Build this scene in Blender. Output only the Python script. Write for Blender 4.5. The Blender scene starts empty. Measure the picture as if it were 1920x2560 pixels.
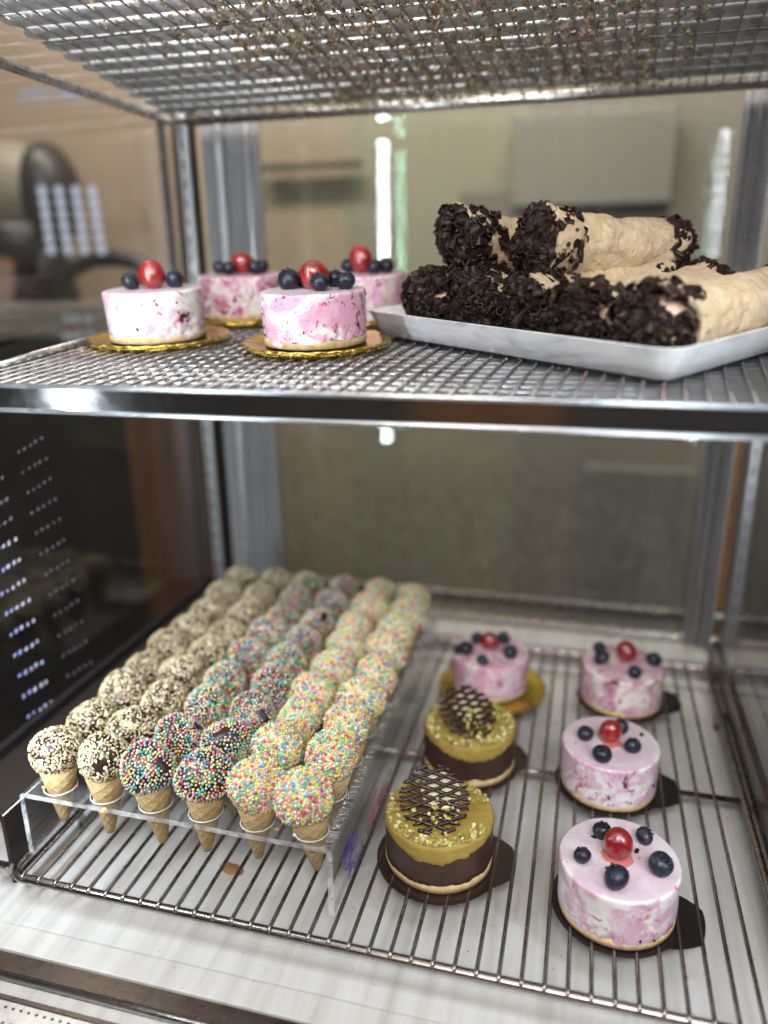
import bpy, bmesh, math, random
import numpy as np
import mathutils.noise as MN
from mathutils import Vector, Matrix
random.seed(7)
RNG = np.random.default_rng(11)
SC = bpy.context.scene
COL = SC.collection
U = 0.014                     # one rack pitch in metres; everything below is written in rack pitches
PI = math.pi

# ------------------------------------------------------------------ camera
cam_d = bpy.data.cameras.new('camera')
cam = bpy.data.objects.new('camera', cam_d); COL.objects.link(cam)
CAM = Vector((27.149, -26.724, 30.257))
YAW, PITCH, ROLL, FPX = math.radians(-15.001), math.radians(-17.667), math.radians(-0.811), 1917.7
fw = Vector((math.sin(YAW)*math.cos(PITCH), math.cos(YAW)*math.cos(PITCH), math.sin(PITCH)))
rt = Vector((math.cos(YAW), -math.sin(YAW), 0)); up = rt.cross(fw)
r2 = rt*math.cos(ROLL)+up*math.sin(ROLL); u2 = up*math.cos(ROLL)-rt*math.sin(ROLL)
M = Matrix((r2, u2, -fw)).transposed().to_4x4(); M.translation = CAM*U
cam.matrix_world = M
cam_d.sensor_fit = 'VERTICAL'; cam_d.sensor_height = 36.0
cam_d.lens = FPX/2560*36.0
cam_d.clip_start = 0.01; cam_d.clip_end = 20
cam_d.dof.use_dof = True
cam_d.dof.focus_distance = 38.6*U
cam_d.dof.aperture_fstop = 2.0
SC.camera = cam

# ------------------------------------------------------------------ world, lamps, exposure
w = bpy.data.worlds.new('World'); SC.world = w; w.use_nodes = True
bg = w.node_tree.nodes['Background']
bg.inputs[0].default_value = (1.0, 0.93, 0.86, 1); bg.inputs[1].default_value = 0.13
def area(name, loc, target, sx, sy, power, col):
    l = bpy.data.lights.new(name, 'AREA'); l.shape = 'RECTANGLE'; l.size = sx*U; l.size_y = sy*U
    l.energy = power; l.color = col
    o = bpy.data.objects.new(name, l); COL.objects.link(o)
    o.location = Vector(loc)*U
    o.rotation_euler = (Vector(target)-Vector(loc)).to_track_quat('-Z', 'Y').to_euler()
    return o
area('shop_fill_light', (33, -68, 82), (22, 10, 14), 52, 18, 20.5, (1.0, 0.95, 0.88))  # unseen fill added for soft frontal light, stands in for shop lighting
area('back_wall_fill', (-4, 45, 100), (-6, 82, 0), 110, 10, 27.0, (1.0, 0.91, 0.80))  # unseen light added to brighten the back room walls
area('top_fill_light', (18, -3, 62), (18, 16, 0), 44, 4, 1.4, (0.93, 0.97, 1.0))  # added unseen light over the top shelf, brightening the case front
vs = SC.view_settings
vs.view_transform = 'Standard'; vs.look = 'None'; vs.exposure = -0.07; vs.gamma = 1.0; vs.use_curve_mapping = False
cy = SC.cycles
cy.use_denoising = True
cy.max_bounces = 14; cy.transparent_max_bounces = 24; cy.transmission_bounces = 10; cy.glossy_bounces = 6; cy.diffuse_bounces = 4
cy.caustics_reflective = False; cy.caustics_refractive = False
cy.sample_clamp_indirect = 9.0
cy.blur_glossy = 0.3

# ------------------------------------------------------------------ camera rays, used to read real positions off the photo once
def ray(u, v):
    return fw*FPX + r2*(u-960) - u2*(v-1280)
def on_x(u, v, x):
    d = ray(u, v); return CAM + d*((x-CAM.x)/d.x)
def on_z(u, v, z):
    d = ray(u, v); return CAM + d*((z-CAM.z)/d.z)
def on_y(u, v, y):
    d = ray(u, v); return CAM + d*((y-CAM.y)/d.y)
def lin(c): return tuple(((x/255)/12.92 if x/255 <= .04045 else ((x/255+.055)/1.055)**2.4) for x in c)

# ------------------------------------------------------------------ materials
class NT:
    def __init__(s, name):
        s.m = bpy.data.materials.new(name); s.m.use_nodes = True
        s.t = s.m.node_tree; s.n = s.t.nodes; s.l = s.t.links
        s.p = s.n['Principled BSDF']; s.out = s.n['Material Output']
    def node(s, typ, **kw):
        x = s.n.new(typ)
        for k, v in kw.items(): setattr(x, k, v)
        return x
    def link(s, a, b): s.l.new(a, b)
    def set(s, **kw):
        for k, v in kw.items():
            i = s.p.inputs[k.replace('_', ' ')]
            i.default_value = (*v, 1) if isinstance(v, tuple) and len(v) == 3 and i.type == 'RGBA' else v
        return s
    def coords(s, rnd=False):
        tc = s.node('ShaderNodeTexCoord')
        mp = s.node('ShaderNodeVectorMath', operation='SCALE'); mp.inputs['Scale'].default_value = 1/U
        s.link(tc.outputs['Object'], mp.inputs[0])
        o = mp.outputs[0]
        if rnd:
            oi = s.node('ShaderNodeObjectInfo'); mu = s.node('ShaderNodeMath', operation='MULTIPLY'); mu.inputs[1].default_value = 91.7
            s.link(oi.outputs['Random'], mu.inputs[0])
            ad = s.node('ShaderNodeVectorMath', operation='ADD'); s.link(o, ad.inputs[0]); s.link(mu.outputs[0], ad.inputs[1]); o = ad.outputs[0]
        return o
    def noise(s, vec, scale, detail=3, rough=.5, dist=0):
        x = s.node('ShaderNodeTexNoise'); x.inputs['Scale'].default_value = scale; x.inputs['Detail'].default_value = detail
        x.inputs['Roughness'].default_value = rough; x.inputs['Distortion'].default_value = dist
        s.link(vec, x.inputs['Vector']); return x.outputs['Fac']
    def ramp(s, fac, stops, interp='LINEAR'):
        x = s.node('ShaderNodeValToRGB'); x.color_ramp.interpolation = interp
        e = x.color_ramp.elements
        while len(e) < len(stops): e.new(.5)
        for k, (p, c) in zip(e, stops): k.position = p; k.color = (*c, 1) if len(c) == 3 else c
        s.link(fac, x.inputs[0]); return x.outputs[0]
    def mix(s, fac, a, b, typ='MIX'):
        x = s.node('ShaderNodeMix', data_type='RGBA', blend_type=typ)
        for sock, v in ((x.inputs[0], fac), (x.inputs[6], a), (x.inputs[7], b)):
            if hasattr(v, 'links') or isinstance(v, bpy.types.NodeSocket): s.link(v, sock)
            else: sock.default_value = (*v, 1) if isinstance(v, tuple) else v
        return x.outputs[2]
    def math(s, op, a, b=None):
        x = s.node('ShaderNodeMath', operation=op)
        for sock, v in zip(x.inputs, (a, b)):
            if v is None: continue
            if isinstance(v, bpy.types.NodeSocket): s.link(v, sock)
            else: sock.default_value = v
        return x.outputs[0]
    def bump(s, h, strength=.3, dist=.05):
        b = s.node('ShaderNodeBump'); b.inputs['Strength'].default_value = strength; b.inputs['Distance'].default_value = dist*U
        s.link(h, b.inputs['Height']); s.link(b.outputs[0], s.p.inputs['Normal'])
    def color(s, sock): s.link(sock, s.p.inputs['Base Color'])
    def rough(s, sock): s.link(sock, s.p.inputs['Roughness'])

def simple(name, col, rough=.5, metal=0.0, var=.12, scale=3.0, bump=0.0, **kw):
    k = NT(name); k.set(Roughness=rough, Metallic=metal, **kw)
    v = k.coords(True); f = k.noise(v, scale, 4)
    k.color(k.ramp(f, [(.3, tuple(c*(1-var) for c in col)), (.7, tuple(min(1, c*(1+var)) for c in col))]))
    if bump: k.bump(k.noise(v, scale*4, 4), bump)
    return k.m

def metal_mat(name, col, rough=.25, streak=(1, 1, 1)):
    k = NT(name); k.set(Metallic=1.0, Roughness=rough)
    v = k.coords(); mp = k.node('ShaderNodeVectorMath', operation='MULTIPLY'); mp.inputs[1].default_value = streak
    k.link(v, mp.inputs[0]); f = k.noise(mp.outputs[0], 2.0, 5, .6)
    k.color(k.ramp(f, [(.25, tuple(c*.78 for c in col)), (.75, tuple(min(1, c*1.1) for c in col))]))
    x = k.node('ShaderNodeMapRange'); x.inputs['To Min'].default_value = rough*.6; x.inputs['To Max'].default_value = rough*1.7
    k.link(k.noise(v, 1.1, 5, .65), x.inputs[0]); k.rough(x.outputs[0])
    return k.m
steel = metal_mat('brushed_steel', (.56, .54, .52), .24)
wire_steel = metal_mat('rack_wire_steel', (.36, .32, .305), .24)
bright_steel = metal_mat('polished_steel', (.62, .62, .63), .1, (.15, 6, 6))
strip_metal = metal_mat('shelf_strip_metal', (.60, .62, .64), .33)
strip_bright = metal_mat('underside_strip_metal', (.82, .84, .86), .42)
dark_steel = metal_mat('brown_steel', (.17, .14, .13), .25, (.1, 4, 4))
post_grey = simple('grey_post_paint', (.36, .345, .345), .35)
alu = metal_mat('slotted_aluminium', (.8, .8, .8), .35)

def deck_mat():
    k = NT('white_deck'); k.set(Roughness=.38)
    v = k.coords(); mp = k.node('ShaderNodeVectorMath', operation='MULTIPLY'); mp.inputs[1].default_value = (1.1, .06, 1)
    k.link(v, mp.inputs[0]); f = k.noise(mp.outputs[0], 1.2, 4)
    g = k.noise(v, .35, 5, .6)
    c = k.ramp(f, [(.25, (.50, .485, .47)), (.5, (.63, .625, .615)), (.8, (.72, .725, .725))])  # brushed streaks, with the deck's streaky reflections painted into the tone
    k.color(k.mix(.35, c, k.ramp(g, [(.3, (.55, .54, .52)), (.65, (.76, .775, .775))]), 'MULTIPLY') if False else c)
    k.bump(k.noise(v, .4, 3), .08, .2)
    return k.m
deck_white = deck_mat()

def glass_mat(name, ior=1.5, tint=(.96, .97, .96), rough=0.0, dirt_haze=.0, boost=1.0, gloss=(1, 1, 1)):
    k = NT(name); k.n.remove(k.p)
    tr = k.node('ShaderNodeBsdfTransparent'); tr.inputs[0].default_value = (*tint, 1)
    gl = k.node('ShaderNodeBsdfGlossy'); gl.inputs['Roughness'].default_value = rough; gl.inputs[0].default_value = (*gloss, 1)
    fr = k.node('ShaderNodeFresnel'); ge = k.node('ShaderNodeNewGeometry')      # the same reflectance from both faces of a sheet
    io = k.node('ShaderNodeMapRange'); io.inputs['To Min'].default_value = ior; io.inputs['To Max'].default_value = 1/ior
    k.link(ge.outputs['Backfacing'], io.inputs[0]); k.link(io.outputs[0], fr.inputs[0])
    f = k.math('MULTIPLY', fr.outputs[0], boost)
    ms = k.node('ShaderNodeMixShader'); k.link(f, ms.inputs[0]); k.link(tr.outputs[0], ms.inputs[1]); k.link(gl.outputs[0], ms.inputs[2])
    o = ms.outputs[0]
    if dirt_haze:  # diffuse smears, also painting in haze and pale acrylic edges
        df = k.node('ShaderNodeBsdfDiffuse'); df.inputs[0].default_value = (.75, .75, .76, 1)
        v = k.coords(); nz = k.noise(v, .8, 7, .72)
        mr = k.node('ShaderNodeMapRange'); mr.inputs[1].default_value = .42; mr.inputs[2].default_value = .85; mr.inputs[3].default_value = dirt_haze*.25; mr.inputs[4].default_value = dirt_haze*2
        k.link(nz, mr.inputs[0])
        m2 = k.node('ShaderNodeMixShader'); k.link(mr.outputs[0], m2.inputs[0]); k.link(o, m2.inputs[1]); k.link(df.outputs[0], m2.inputs[2]); o = m2.outputs[0]
    k.link(o, k.out.inputs[0]); return k.m
pane_glass = glass_mat('pane_glass', 1.5, (.95, .96, .95), 0, .05, .42)
door_glass = glass_mat('door_glass', 1.5, (.96, .98, .96), 0, 0, .13, (.5, .95, .66))
side_glass = glass_mat('side_glass', 1.5, (.9, .9, .9), 0, .002, 1.0)
acrylic = glass_mat('clear_acrylic', 1.45, (.955, .96, .965), .03, .05)
acrylic_edge = glass_mat('acrylic_cut_edge', 1.45, (.9, .91, .93), .12, .65, 1.8)
craze_mat = glass_mat('acrylic_craze', 1.6, (.95, .95, .97), .1, .42, 2)

choc = NT('dark_chocolate'); choc.set(Roughness=.33, Specular_IOR_Level=.45)
_v = choc.coords(True); choc.color(choc.ramp(choc.noise(_v, 1.3, 4), [(.3, (.018, .008, .006)), (.75, (.042, .019, .012))])); choc.bump(choc.noise(_v, 2.2, 4), .25, .08); choc = choc.m
choc_band = NT('chocolate_band'); choc_band.set(Roughness=.34, Specular_IOR_Level=.4)
_v = choc_band.coords(True); _m = choc_band.node('ShaderNodeVectorMath', operation='MULTIPLY'); _m.inputs[1].default_value = (.6, .6, 5); choc_band.link(_v, _m.inputs[0])
_f = choc_band.noise(_m.outputs[0], 1.6, 4); choc_band.color(choc_band.ramp(_f, [(.3, (.040, .019, .014)), (.75, (.072, .036, .026))])); choc_band.bump(_f, .25, .06); choc_band = choc_band.m
shaving = simple('chocolate_shavings', (.020, .0105, .0075), .42, 0, .5, 2.0, .15, Specular_IOR_Level=.22)
lattice_choc = simple('lattice_chocolate', (.032, .015, .011), .3, 0, .2, 3)
board_brown = simple('brown_board', (.022, .011, .010), .25, 0, .1, 2)
board_black = simple('black_board', (.006, .005, .0055), .22, 0, .1, 2)
white_coat = simple('white_chocolate', (.70, .62, .48), .4, 0, .12, 2, .1)

def attr_mat(name, rough, sss=0.0):
    k = NT(name); k.set(Roughness=rough, Specular_IOR_Level=.4)
    a = k.node('ShaderNodeAttribute'); a.attribute_name = 'tone'; k.color(a.outputs['Color'])
    return k
sprinkle_mat = attr_mat('sugar_sprinkles', .3).m
_k = attr_mat('chopped_nuts', .6); _k.bump(_k.noise(_k.coords(), 9, 3), .3, .03); nut_mat = _k.m
_k = attr_mat('chopped_pistachio', .55); pist_mat = _k.m

def wafer_mat():
    k = NT('waffle_wafer'); k.set(Roughness=.62, Specular_IOR_Level=.25)
    v = k.coords(); sp = k.node('ShaderNodeSeparateXYZ'); k.link(v, sp.inputs[0])
    th = k.math('ARCTAN2', sp.outputs[1], sp.outputs[0])
    a = k.math('MULTIPLY', th, 4.0); z = k.math('MULTIPLY', sp.outputs[2], 5.2)
    s1 = k.math('ABSOLUTE', k.math('SINE', k.math('ADD', a, z))); s2 = k.math('ABSOLUTE', k.math('SINE', k.math('SUBTRACT', a, z)))
    g = k.math('POWER', k.math('MINIMUM', s1, s2), .6)
    nz = k.noise(k.coords(True), 2.2, 5, .6)
    base = k.ramp(nz, [(.25, (.33, .235, .105)), (.55, (.43, .32, .16)), (.8, (.52, .405, .23))])
    k.color(k.mix(g, base, k.mix(.25, base, (.36, .2, .08))))
    k.bump(k.math('ADD', k.math('MULTIPLY', g, -1.0), k.math('MULTIPLY', nz, .5)), .55, .09)
    return k.m
wafer = wafer_mat()

def mousse_mat(name, white, pink, dark, p0, p1, d0, d1):
    k = NT(name); k.set(Roughness=.36, Specular_IOR_Level=.35, Subsurface_Weight=.18, Subsurface_Radius=(.012, .007, .006), Subsurface_Scale=.35)
    v = k.coords(True)
    wv = k.node('ShaderNodeTexNoise'); wv.inputs['Scale'].default_value = .42; wv.inputs['Detail'].default_value = 4; k.link(v, wv.inputs['Vector'])
    sub = k.node('ShaderNodeVectorMath', operation='SUBTRACT'); k.link(wv.outputs['Color'], sub.inputs[0]); sub.inputs[1].default_value = (.5, .5, .5)
    scl = k.node('ShaderNodeVectorMath', operation='SCALE'); scl.inputs['Scale'].default_value = 3.4; k.link(sub.outputs[0], scl.inputs[0])
    ad = k.node('ShaderNodeVectorMath', operation='ADD'); k.link(v, ad.inputs[0]); k.link(scl.outputs[0], ad.inputs[1])
    wv2 = ad.outputs[0]
    f1 = k.noise(wv2, .5, 6, .62, 1.2); f2 = k.noise(wv2, .95, 5, .65, 1.5); f3 = k.noise(wv2, .7, 8, .68, .8)
    c = k.ramp(f1, [(p0, white), ((p0+p1)/2, tuple((a*2+b)/3 for a, b in zip(pink, white))), (p1, pink)])
    streak = k.ramp(f2, [(d0, (0, 0, 0)), (d1, (1, 1, 1))])
    c = k.mix(streak, c, dark)
    chunk = k.ramp(f3, [(d1-.02, (0, 0, 0)), (d1+.0, (1, 1, 1))])
    c = k.mix(chunk, c, (.10, .012, .03))
    k.color(c)
    h = k.math('ADD', k.noise(v, 1.2, 5, .55), k.math('MULTIPLY', f2, .5))
    k.bump(h, .22, .12)
    return k.m
mousse_front = mousse_mat('mousse_pale', (.78, .75, .755), (.66, .42, .55), (.50, .10, .22), .44, .60, .57, .65)
mousse_dark = mousse_mat('mousse_berry', (.82, .77, .73), (.60, .30, .42), (.36, .045, .12), .44, .57, .54, .61)
mousse_cream = mousse_mat('mousse_cream', (.80, .78, .745), (.70, .48, .57), (.55, .11, .23), .45, .60, .58, .64)
mousse_pink = mousse_mat('mousse_pink', (.83, .78, .78), (.74, .40, .55), (.50, .08, .19), .41, .54, .56, .63)
skin_mat = mousse_mat('mousse_top_skin', (.69, .63, .665), (.63, .485, .58), (.52, .22, .36), .36, .62, .64, .70)
skin_berry = mousse_mat('mousse_top_berry', (.78, .68, .70), (.60, .34, .44), (.36, .06, .14), .40, .60, .55, .66)
biscuit = simple('shortbread', (.60, .43, .22), .8, 0, .25, 2.5, .7)
def cherry_mat():
    k = NT('glazed_cherry'); k.set(Roughness=.1, Specular_IOR_Level=.7, Coat_Weight=1.0, Coat_Roughness=.08, Subsurface_Weight=.25, Subsurface_Radius=(.01, .002, .001), Subsurface_Scale=.3)
    v = k.coords(True); f = k.noise(v, 1.1, 4); k.color(k.ramp(f, [(.3, (.20, .004, .004)), (.75, (.38, .012, .009))]))
    k.bump(k.noise(v, 1.7, 6, .65, 1.6), .55, .14); return k.m
cherry_m = cherry_mat()
def blueberry_mat():
    k = NT('blueberry_skin'); k.set(Specular_IOR_Level=.45)
    v = k.coords(True); f = k.noise(v, 1.6, 5, .62)
    k.color(k.ramp(f, [(.34, (.004, .005, .010)), (.58, (.016, .021, .040)), (.78, (.085, .105, .16))]))
    x = k.node('ShaderNodeMapRange'); x.inputs['To Min'].default_value = .22; x.inputs['To Max'].default_value = .55; k.link(f, x.inputs[0]); k.rough(x.outputs[0])
    k.bump(f, .15, .05); return k.m
blue_m = blueberry_mat()
syrup_m = NT('red_syrup').set(Base_Color=(.80, .13, .08), Roughness=.15, Alpha=.5).m
jam_m = simple('dark_berry_bit', (.03, .004, .010), .25)
pist_cream = NT('pistachio_cream'); pist_cream.set(Roughness=.58, Specular_IOR_Level=.35, Subsurface_Weight=.1, Subsurface_Radius=(.008, .006, .002), Subsurface_Scale=.3)
_v = pist_cream.coords(True); _f = pist_cream.noise(_v, 1.4, 6, .62)
pist_cream.color(pist_cream.ramp(_f, [(.25, (.28, .185, .035)), (.5, (.37, .255, .058)), (.75, (.45, .325, .10))])); pist_cream.bump(pist_cream.math('ADD', _f, pist_cream.math('MULTIPLY', pist_cream.noise(_v, 5, 5, .65), .5)), .6, .12); pist_cream = pist_cream.m
white_choc_disc = simple('cream_disc', (.72, .66, .45), .4)
gold = metal_mat('gold_foil', (.80, .56, .11), .16)
def pastry_mat():
    k = NT('baked_roll'); k.set(Roughness=.62, Specular_IOR_Level=.3)
    v = k.coords(True); f = k.noise(v, .55, 6, .6)
    c = k.ramp(f, [(.22, (.42, .285, .155)), (.5, (.57, .425, .26)), (.78, (.67, .54, .385))])
    vo = k.node('ShaderNodeTexVoronoi'); vo.inputs['Scale'].default_value = 1.5; vo.feature = 'F1'; k.link(v, vo.inputs['Vector'])
    n2 = k.noise(v, 1.3, 4, .6)
    dd_ = k.math('ADD', vo.outputs['Distance'], k.math('MULTIPLY', n2, .35))
    pit = k.ramp(dd_, [(.30, (0, 0, 0)), (.36, (1, 1, 1))])
    k.color(k.mix(k.ramp(k.noise(v, 2.6, 5, .65), [(.35, (0, 0, 0)), (.7, (.55, .55, .55))]), c, (.70, .585, .45)))
    k.bump(k.math('ADD', k.math('MULTIPLY', pit, .35), k.math('ADD', k.noise(v, 1.8, 6, .65, .8), k.math('MULTIPLY', k.noise(v, 5.5, 4, .6), .4))), .75, .2); return k.m
pastry = pastry_mat()
roll_cream = simple('nut_cream', (.60, .42, .32), .5, 0, .12, 2, .3)
def tray_mat():
    k = NT('marbled_melamine'); k.set(Roughness=.28)
    v = k.coords(); mp = k.node('ShaderNodeVectorMath', operation='MULTIPLY'); mp.inputs[1].default_value = (.5, .5, 2.2); k.link(v, mp.inputs[0])
    f = k.noise(mp.outputs[0], .38, 5, .6, 2.2); k.color(k.ramp(f, [(.33, (.62, .62, .66)), (.46, (.82, .82, .85)), (.6, (.9, .9, .91))])); return k.m
tray_m = tray_mat()
purple_ink = simple('purple_ink', (.075, .032, .28), .5)
red_ink = simple('red_ink', (.42, .05, .07), .5)
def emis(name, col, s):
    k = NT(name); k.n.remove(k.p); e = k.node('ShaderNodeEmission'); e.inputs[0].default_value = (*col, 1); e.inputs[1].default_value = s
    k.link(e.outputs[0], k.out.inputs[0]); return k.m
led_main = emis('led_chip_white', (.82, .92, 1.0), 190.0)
mirrored_lilac = emis('mirrored_led_lilac', (.72, .74, 1.0), 1.4)  # glow of the imitated LED reflections, lilac and blue
mirrored_blue = emis('mirrored_led_blue', (.42, .5, 1.0), 1.3)
wall_beige = simple('beige_wall_paint', lin((150, 135, 115)), .8, 0, .06, .05)
wall_olive = simple('olive_wall_paint', lin((138, 132, 114)), .8, 0, .06, .05)
wall_taupe = simple('taupe_wall_paint', lin((130, 121, 111)), .8, 0, .06, .05)
dark_panel = simple('dark_cabinet', (.012, .010, .008), .35, 0, .3, .2)
wood_m = NT('brown_wood'); wood_m.set(Roughness=.45)
_v = wood_m.coords(); _m = wood_m.node('ShaderNodeVectorMath', operation='MULTIPLY'); _m.inputs[1].default_value = (1.5, 1.5, .05); wood_m.link(_v, _m.inputs[0])
wood_m.color(wood_m.ramp(wood_m.noise(_m.outputs[0], .8, 5), [(.3, (.06, .022, .007)), (.7, (.17, .075, .027))])); wood_m = wood_m.m
orange_wood = simple('orange_wood', (.22, .085, .022), .45, 0, .2, .4)
grey_paint = simple('grey_counter', (.19, .18, .15), .5)
soot = simple('black_plastic', (.015, .014, .016), .4)
cover_beige = simple('machine_cover', (.22, .2, .15), .5)
crumb_mat = attr_mat('crumbs', .9).set(Specular_IOR_Level=.1).m

# ------------------------------------------------------------------ mesh helpers
class MB:
    def __init__(s): s.v = []; s.f = []; s.mi = []; s.tone = []
    def add(s, verts, faces, mi=0, tone=None):
        b = len(s.v); s.v += [tuple(x) for x in verts]
        for f in faces:
            s.f.append(tuple(b+i for i in f)); s.mi.append(mi); s.tone.append(tone)
        return s
    def box(s, x0, x1, y0, y1, z0, z1, mi=0):
        return s.add([(x, y, z) for z in (z0, z1) for y in (y0, y1) for x in (x0, x1)],
                     [(0, 2, 3, 1), (4, 5, 7, 6), (0, 1, 5, 4), (2, 6, 7, 3), (0, 4, 6, 2), (1, 3, 7, 5)], mi)
    def tube(s, path, r, n=8, mi=0, cap=True, tone=None):
        P = [Vector(p) for p in path]; R = r if isinstance(r, (list, tuple)) else [r]*len(P)
        vs = []; prev = None
        for i, p in enumerate(P):
            t = (P[min(i+1, len(P)-1)]-P[max(i-1, 0)]).normalized()
            a = prev if prev is not None else (Vector((0, 0, 1)) if abs(t.z) < .9 else Vector((1, 0, 0)))
            a = (a - t*a.dot(t)).normalized(); prev = a; b = t.cross(a)
            vs += [p+(a*math.cos(2*PI*k/n)+b*math.sin(2*PI*k/n))*R[i] for k in range(n)]
        fs = [(i*n+k, i*n+(k+1) % n, (i+1)*n+(k+1) % n, (i+1)*n+k) for i in range(len(P)-1) for k in range(n)]
        if cap: fs += [tuple(range(n-1, -1, -1)), tuple((len(P)-1)*n+k for k in range(n))]
        return s.add(vs, fs, mi, tone)
    def lathe(s, prof, n=48, mi=0, disp=None, close=True):
        vs = []
        for i, (r, z) in enumerate(prof):
            for k in range(n):
                a = 2*PI*k/n; rr, zz = (r, z) if disp is None else disp(i, a, r, z)
                vs.append((rr*math.cos(a), rr*math.sin(a), zz))
        fs = [(i*n+k, i*n+(k+1) % n, (i+1)*n+(k+1) % n, (i+1)*n+k) for i in range(len(prof)-1) for k in range(n)]
        if close:
            fs += [tuple(range(n-1, -1, -1)), tuple((len(prof)-1)*n+k for k in range(n))]
        return s.add(vs, fs, mi)
    def ball(s, c, r, sub=1, mi=0, tone=None, rot=None):
        V, F = ICO[sub]; R = rot or Matrix.Identity(3)
        r = Vector(r) if isinstance(r, (tuple, list)) else Vector((r, r, r)); c = Vector(c)
        return s.add([c+R@Vector((x*r.x, y*r.y, z*r.z)) for x, y, z in V], F, mi, tone)
    def build(s, name, mats, parent=None, smooth=True, loc=None, rot=None):
        me = bpy.data.meshes.new(name)
        me.from_pydata([(x*U, y*U, z*U) for x, y, z in s.v], [], s.f)
        for m in (mats if isinstance(mats, (list, tuple)) else [mats]): me.materials.append(m)
        me.polygons.foreach_set('material_index', s.mi)
        me.polygons.foreach_set('use_smooth', [smooth]*len(s.f))
        if any(t is not None for t in s.tone):
            at = me.attributes.new('tone', 'FLOAT_COLOR', 'FACE')
            at.data.foreach_set('color', [c for t in s.tone for c in (*(t or (.5, .5, .5)), 1.0)])
        me.update()
        o = bpy.data.objects.new(name, me); COL.objects.link(o)
        if parent: o.parent = parent
        if loc is not None: o.location = Vector(loc)*U
        if rot is not None: o.rotation_euler = rot
        return o
ICO = {}
for _s in (1, 2, 3, 4):
    _b = bmesh.new(); bmesh.ops.create_icosphere(_b, subdivisions=_s, radius=1.0)
    _b.verts.ensure_lookup_table(); ICO[_s] = ([tuple(v.co) for v in _b.verts], [tuple(v.index for v in f.verts) for f in _b.faces]); _b.free()
def sharp_by_angle(o, deg=35):
    bm = bmesh.new(); bm.from_mesh(o.data)
    for e in bm.edges: e.smooth = not (len(e.link_faces) == 2 and e.calc_face_angle(0) > math.radians(deg))
    bm.to_mesh(o.data); bm.free(); return o
def bevel(o, w=.05, seg=2):
    m = o.modifiers.new('edge', 'BEVEL'); m.width = w*U; m.segments = seg; m.limit_method = 'ANGLE'; m.angle_limit = math.radians(40); return o
def tag(o, label=None, cat=None, group=None, kind=None):
    if label: o['label'] = label
    if cat: o['category'] = cat
    if group: o['group'] = group
    if kind: o['kind'] = kind
    return o
def empty(name, loc, rot=(0, 0, 0)):
    o = bpy.data.objects.new(name, None); COL.objects.link(o); o.location = Vector(loc)*U; o.rotation_euler = rot
    o.empty_display_size = .01; return o
def copy_tree(o, parent=None):
    c = o.copy(); COL.objects.link(c)
    if parent: c.parent = parent
    for ch in list(o.children): copy_tree(ch, c)
    return c
def arc(c, r, a0, a1, n, f):
    return [f(c[0]+r*math.cos(a0+(a1-a0)*i/n), c[1]+r*math.sin(a0+(a1-a0)*i/n)) for i in range(n+1)]
def pnoise(seed, n=5, amp=1.0):
    rr = random.Random(seed); t = [(rr.uniform(-1, 1)/(k+1)**.6, rr.uniform(0, 2*PI), k+2) for k in range(n)]
    return lambda a: amp*sum(A*math.sin(K*a+ph) for A, ph, K in t)

# ================================================================== the setting
MS = .078                                                 # slope of the middle shelf
def SH(x, y, h=0): return (x, y, 26.3+MS*(y-15)+h)
TILT = math.atan(MS)
def TS(x, y, h=0): return (x, y, 41.8-.112*(y-33)+h)     # top shelf

# deck of the case
b = MB(); b.box(-6.2, 38.0, -1.24, 36.0, -2.6, -2.0); b.build('case_floor', deck_white, smooth=False)['kind'] = 'structure'
b = MB()                                                  # front sill of the deck, rising slightly towards the customer
prof = [(-1.24, -2.0), (-1.27, -1.96), (-1.4, -1.93), (-2.75, -1.9), (-2.78, -2.3), (-1.24, -2.6)]
b.add([(x, y, z) for x in (-6.2, 38.0) for y, z in prof], [(0, 1, 7, 6), (1, 2, 8, 7), (2, 3, 9, 8), (3, 4, 10, 9), (4, 5, 11, 10), (0, 5, 4, 3, 2, 1), (6, 7, 8, 9, 10, 11)])
bevel(b.build('floor_front_sill', deck_white, smooth=False), .04)['kind'] = 'structure'
b = MB(); b.box(-1.6, 38.0, 33.2, 35.9, -1.99, -.2); o = b.build('rear_ledge', deck_white, smooth=False); bevel(o, .15, 3)
tag(o, 'white ledge along the back of the case floor under the glass', 'ledge')
# front steel sill: brown brushed strip, rounded ridge, slotted air grille
t = empty('front_sill', (18, -4, -2)); tag(t, 'brushed metal front sill with rounded ridge and perforated strip along the case opening', 'sill')
b = MB(); b.box(-24, 24, .27, 1.2, -.35, -.02); b.build('flat_strip', dark_steel, t, smooth=False)
b = MB(); b.tube([(-24, .07, -.1), (24, .07, -.1)], .2, 16); b.build('rounded_ridge', steel, t)
b = MB(); b.box(-24, 24, -.72, -.12, -.4, -.2); b.build('pale_channel', deck_white, t, smooth=False)
b = MB(); b.box(-24, 24, -.95, -.73, -.4, -.14); b.build('dark_edge', dark_steel, t, smooth=False)
b = MB(); b.box(-24, 24, -3.2, -.97, -.6, -.2); b.build('grille_strip', alu, t, smooth=False)
b = MB()
for i in range(100):
    x = -21+.42*i
    for y in (-1.25, -1.95):
        b.tube([(x, y, -.196), (x, y, -.19)], .075, 8)
b.build('air_holes', soot, t)
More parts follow.
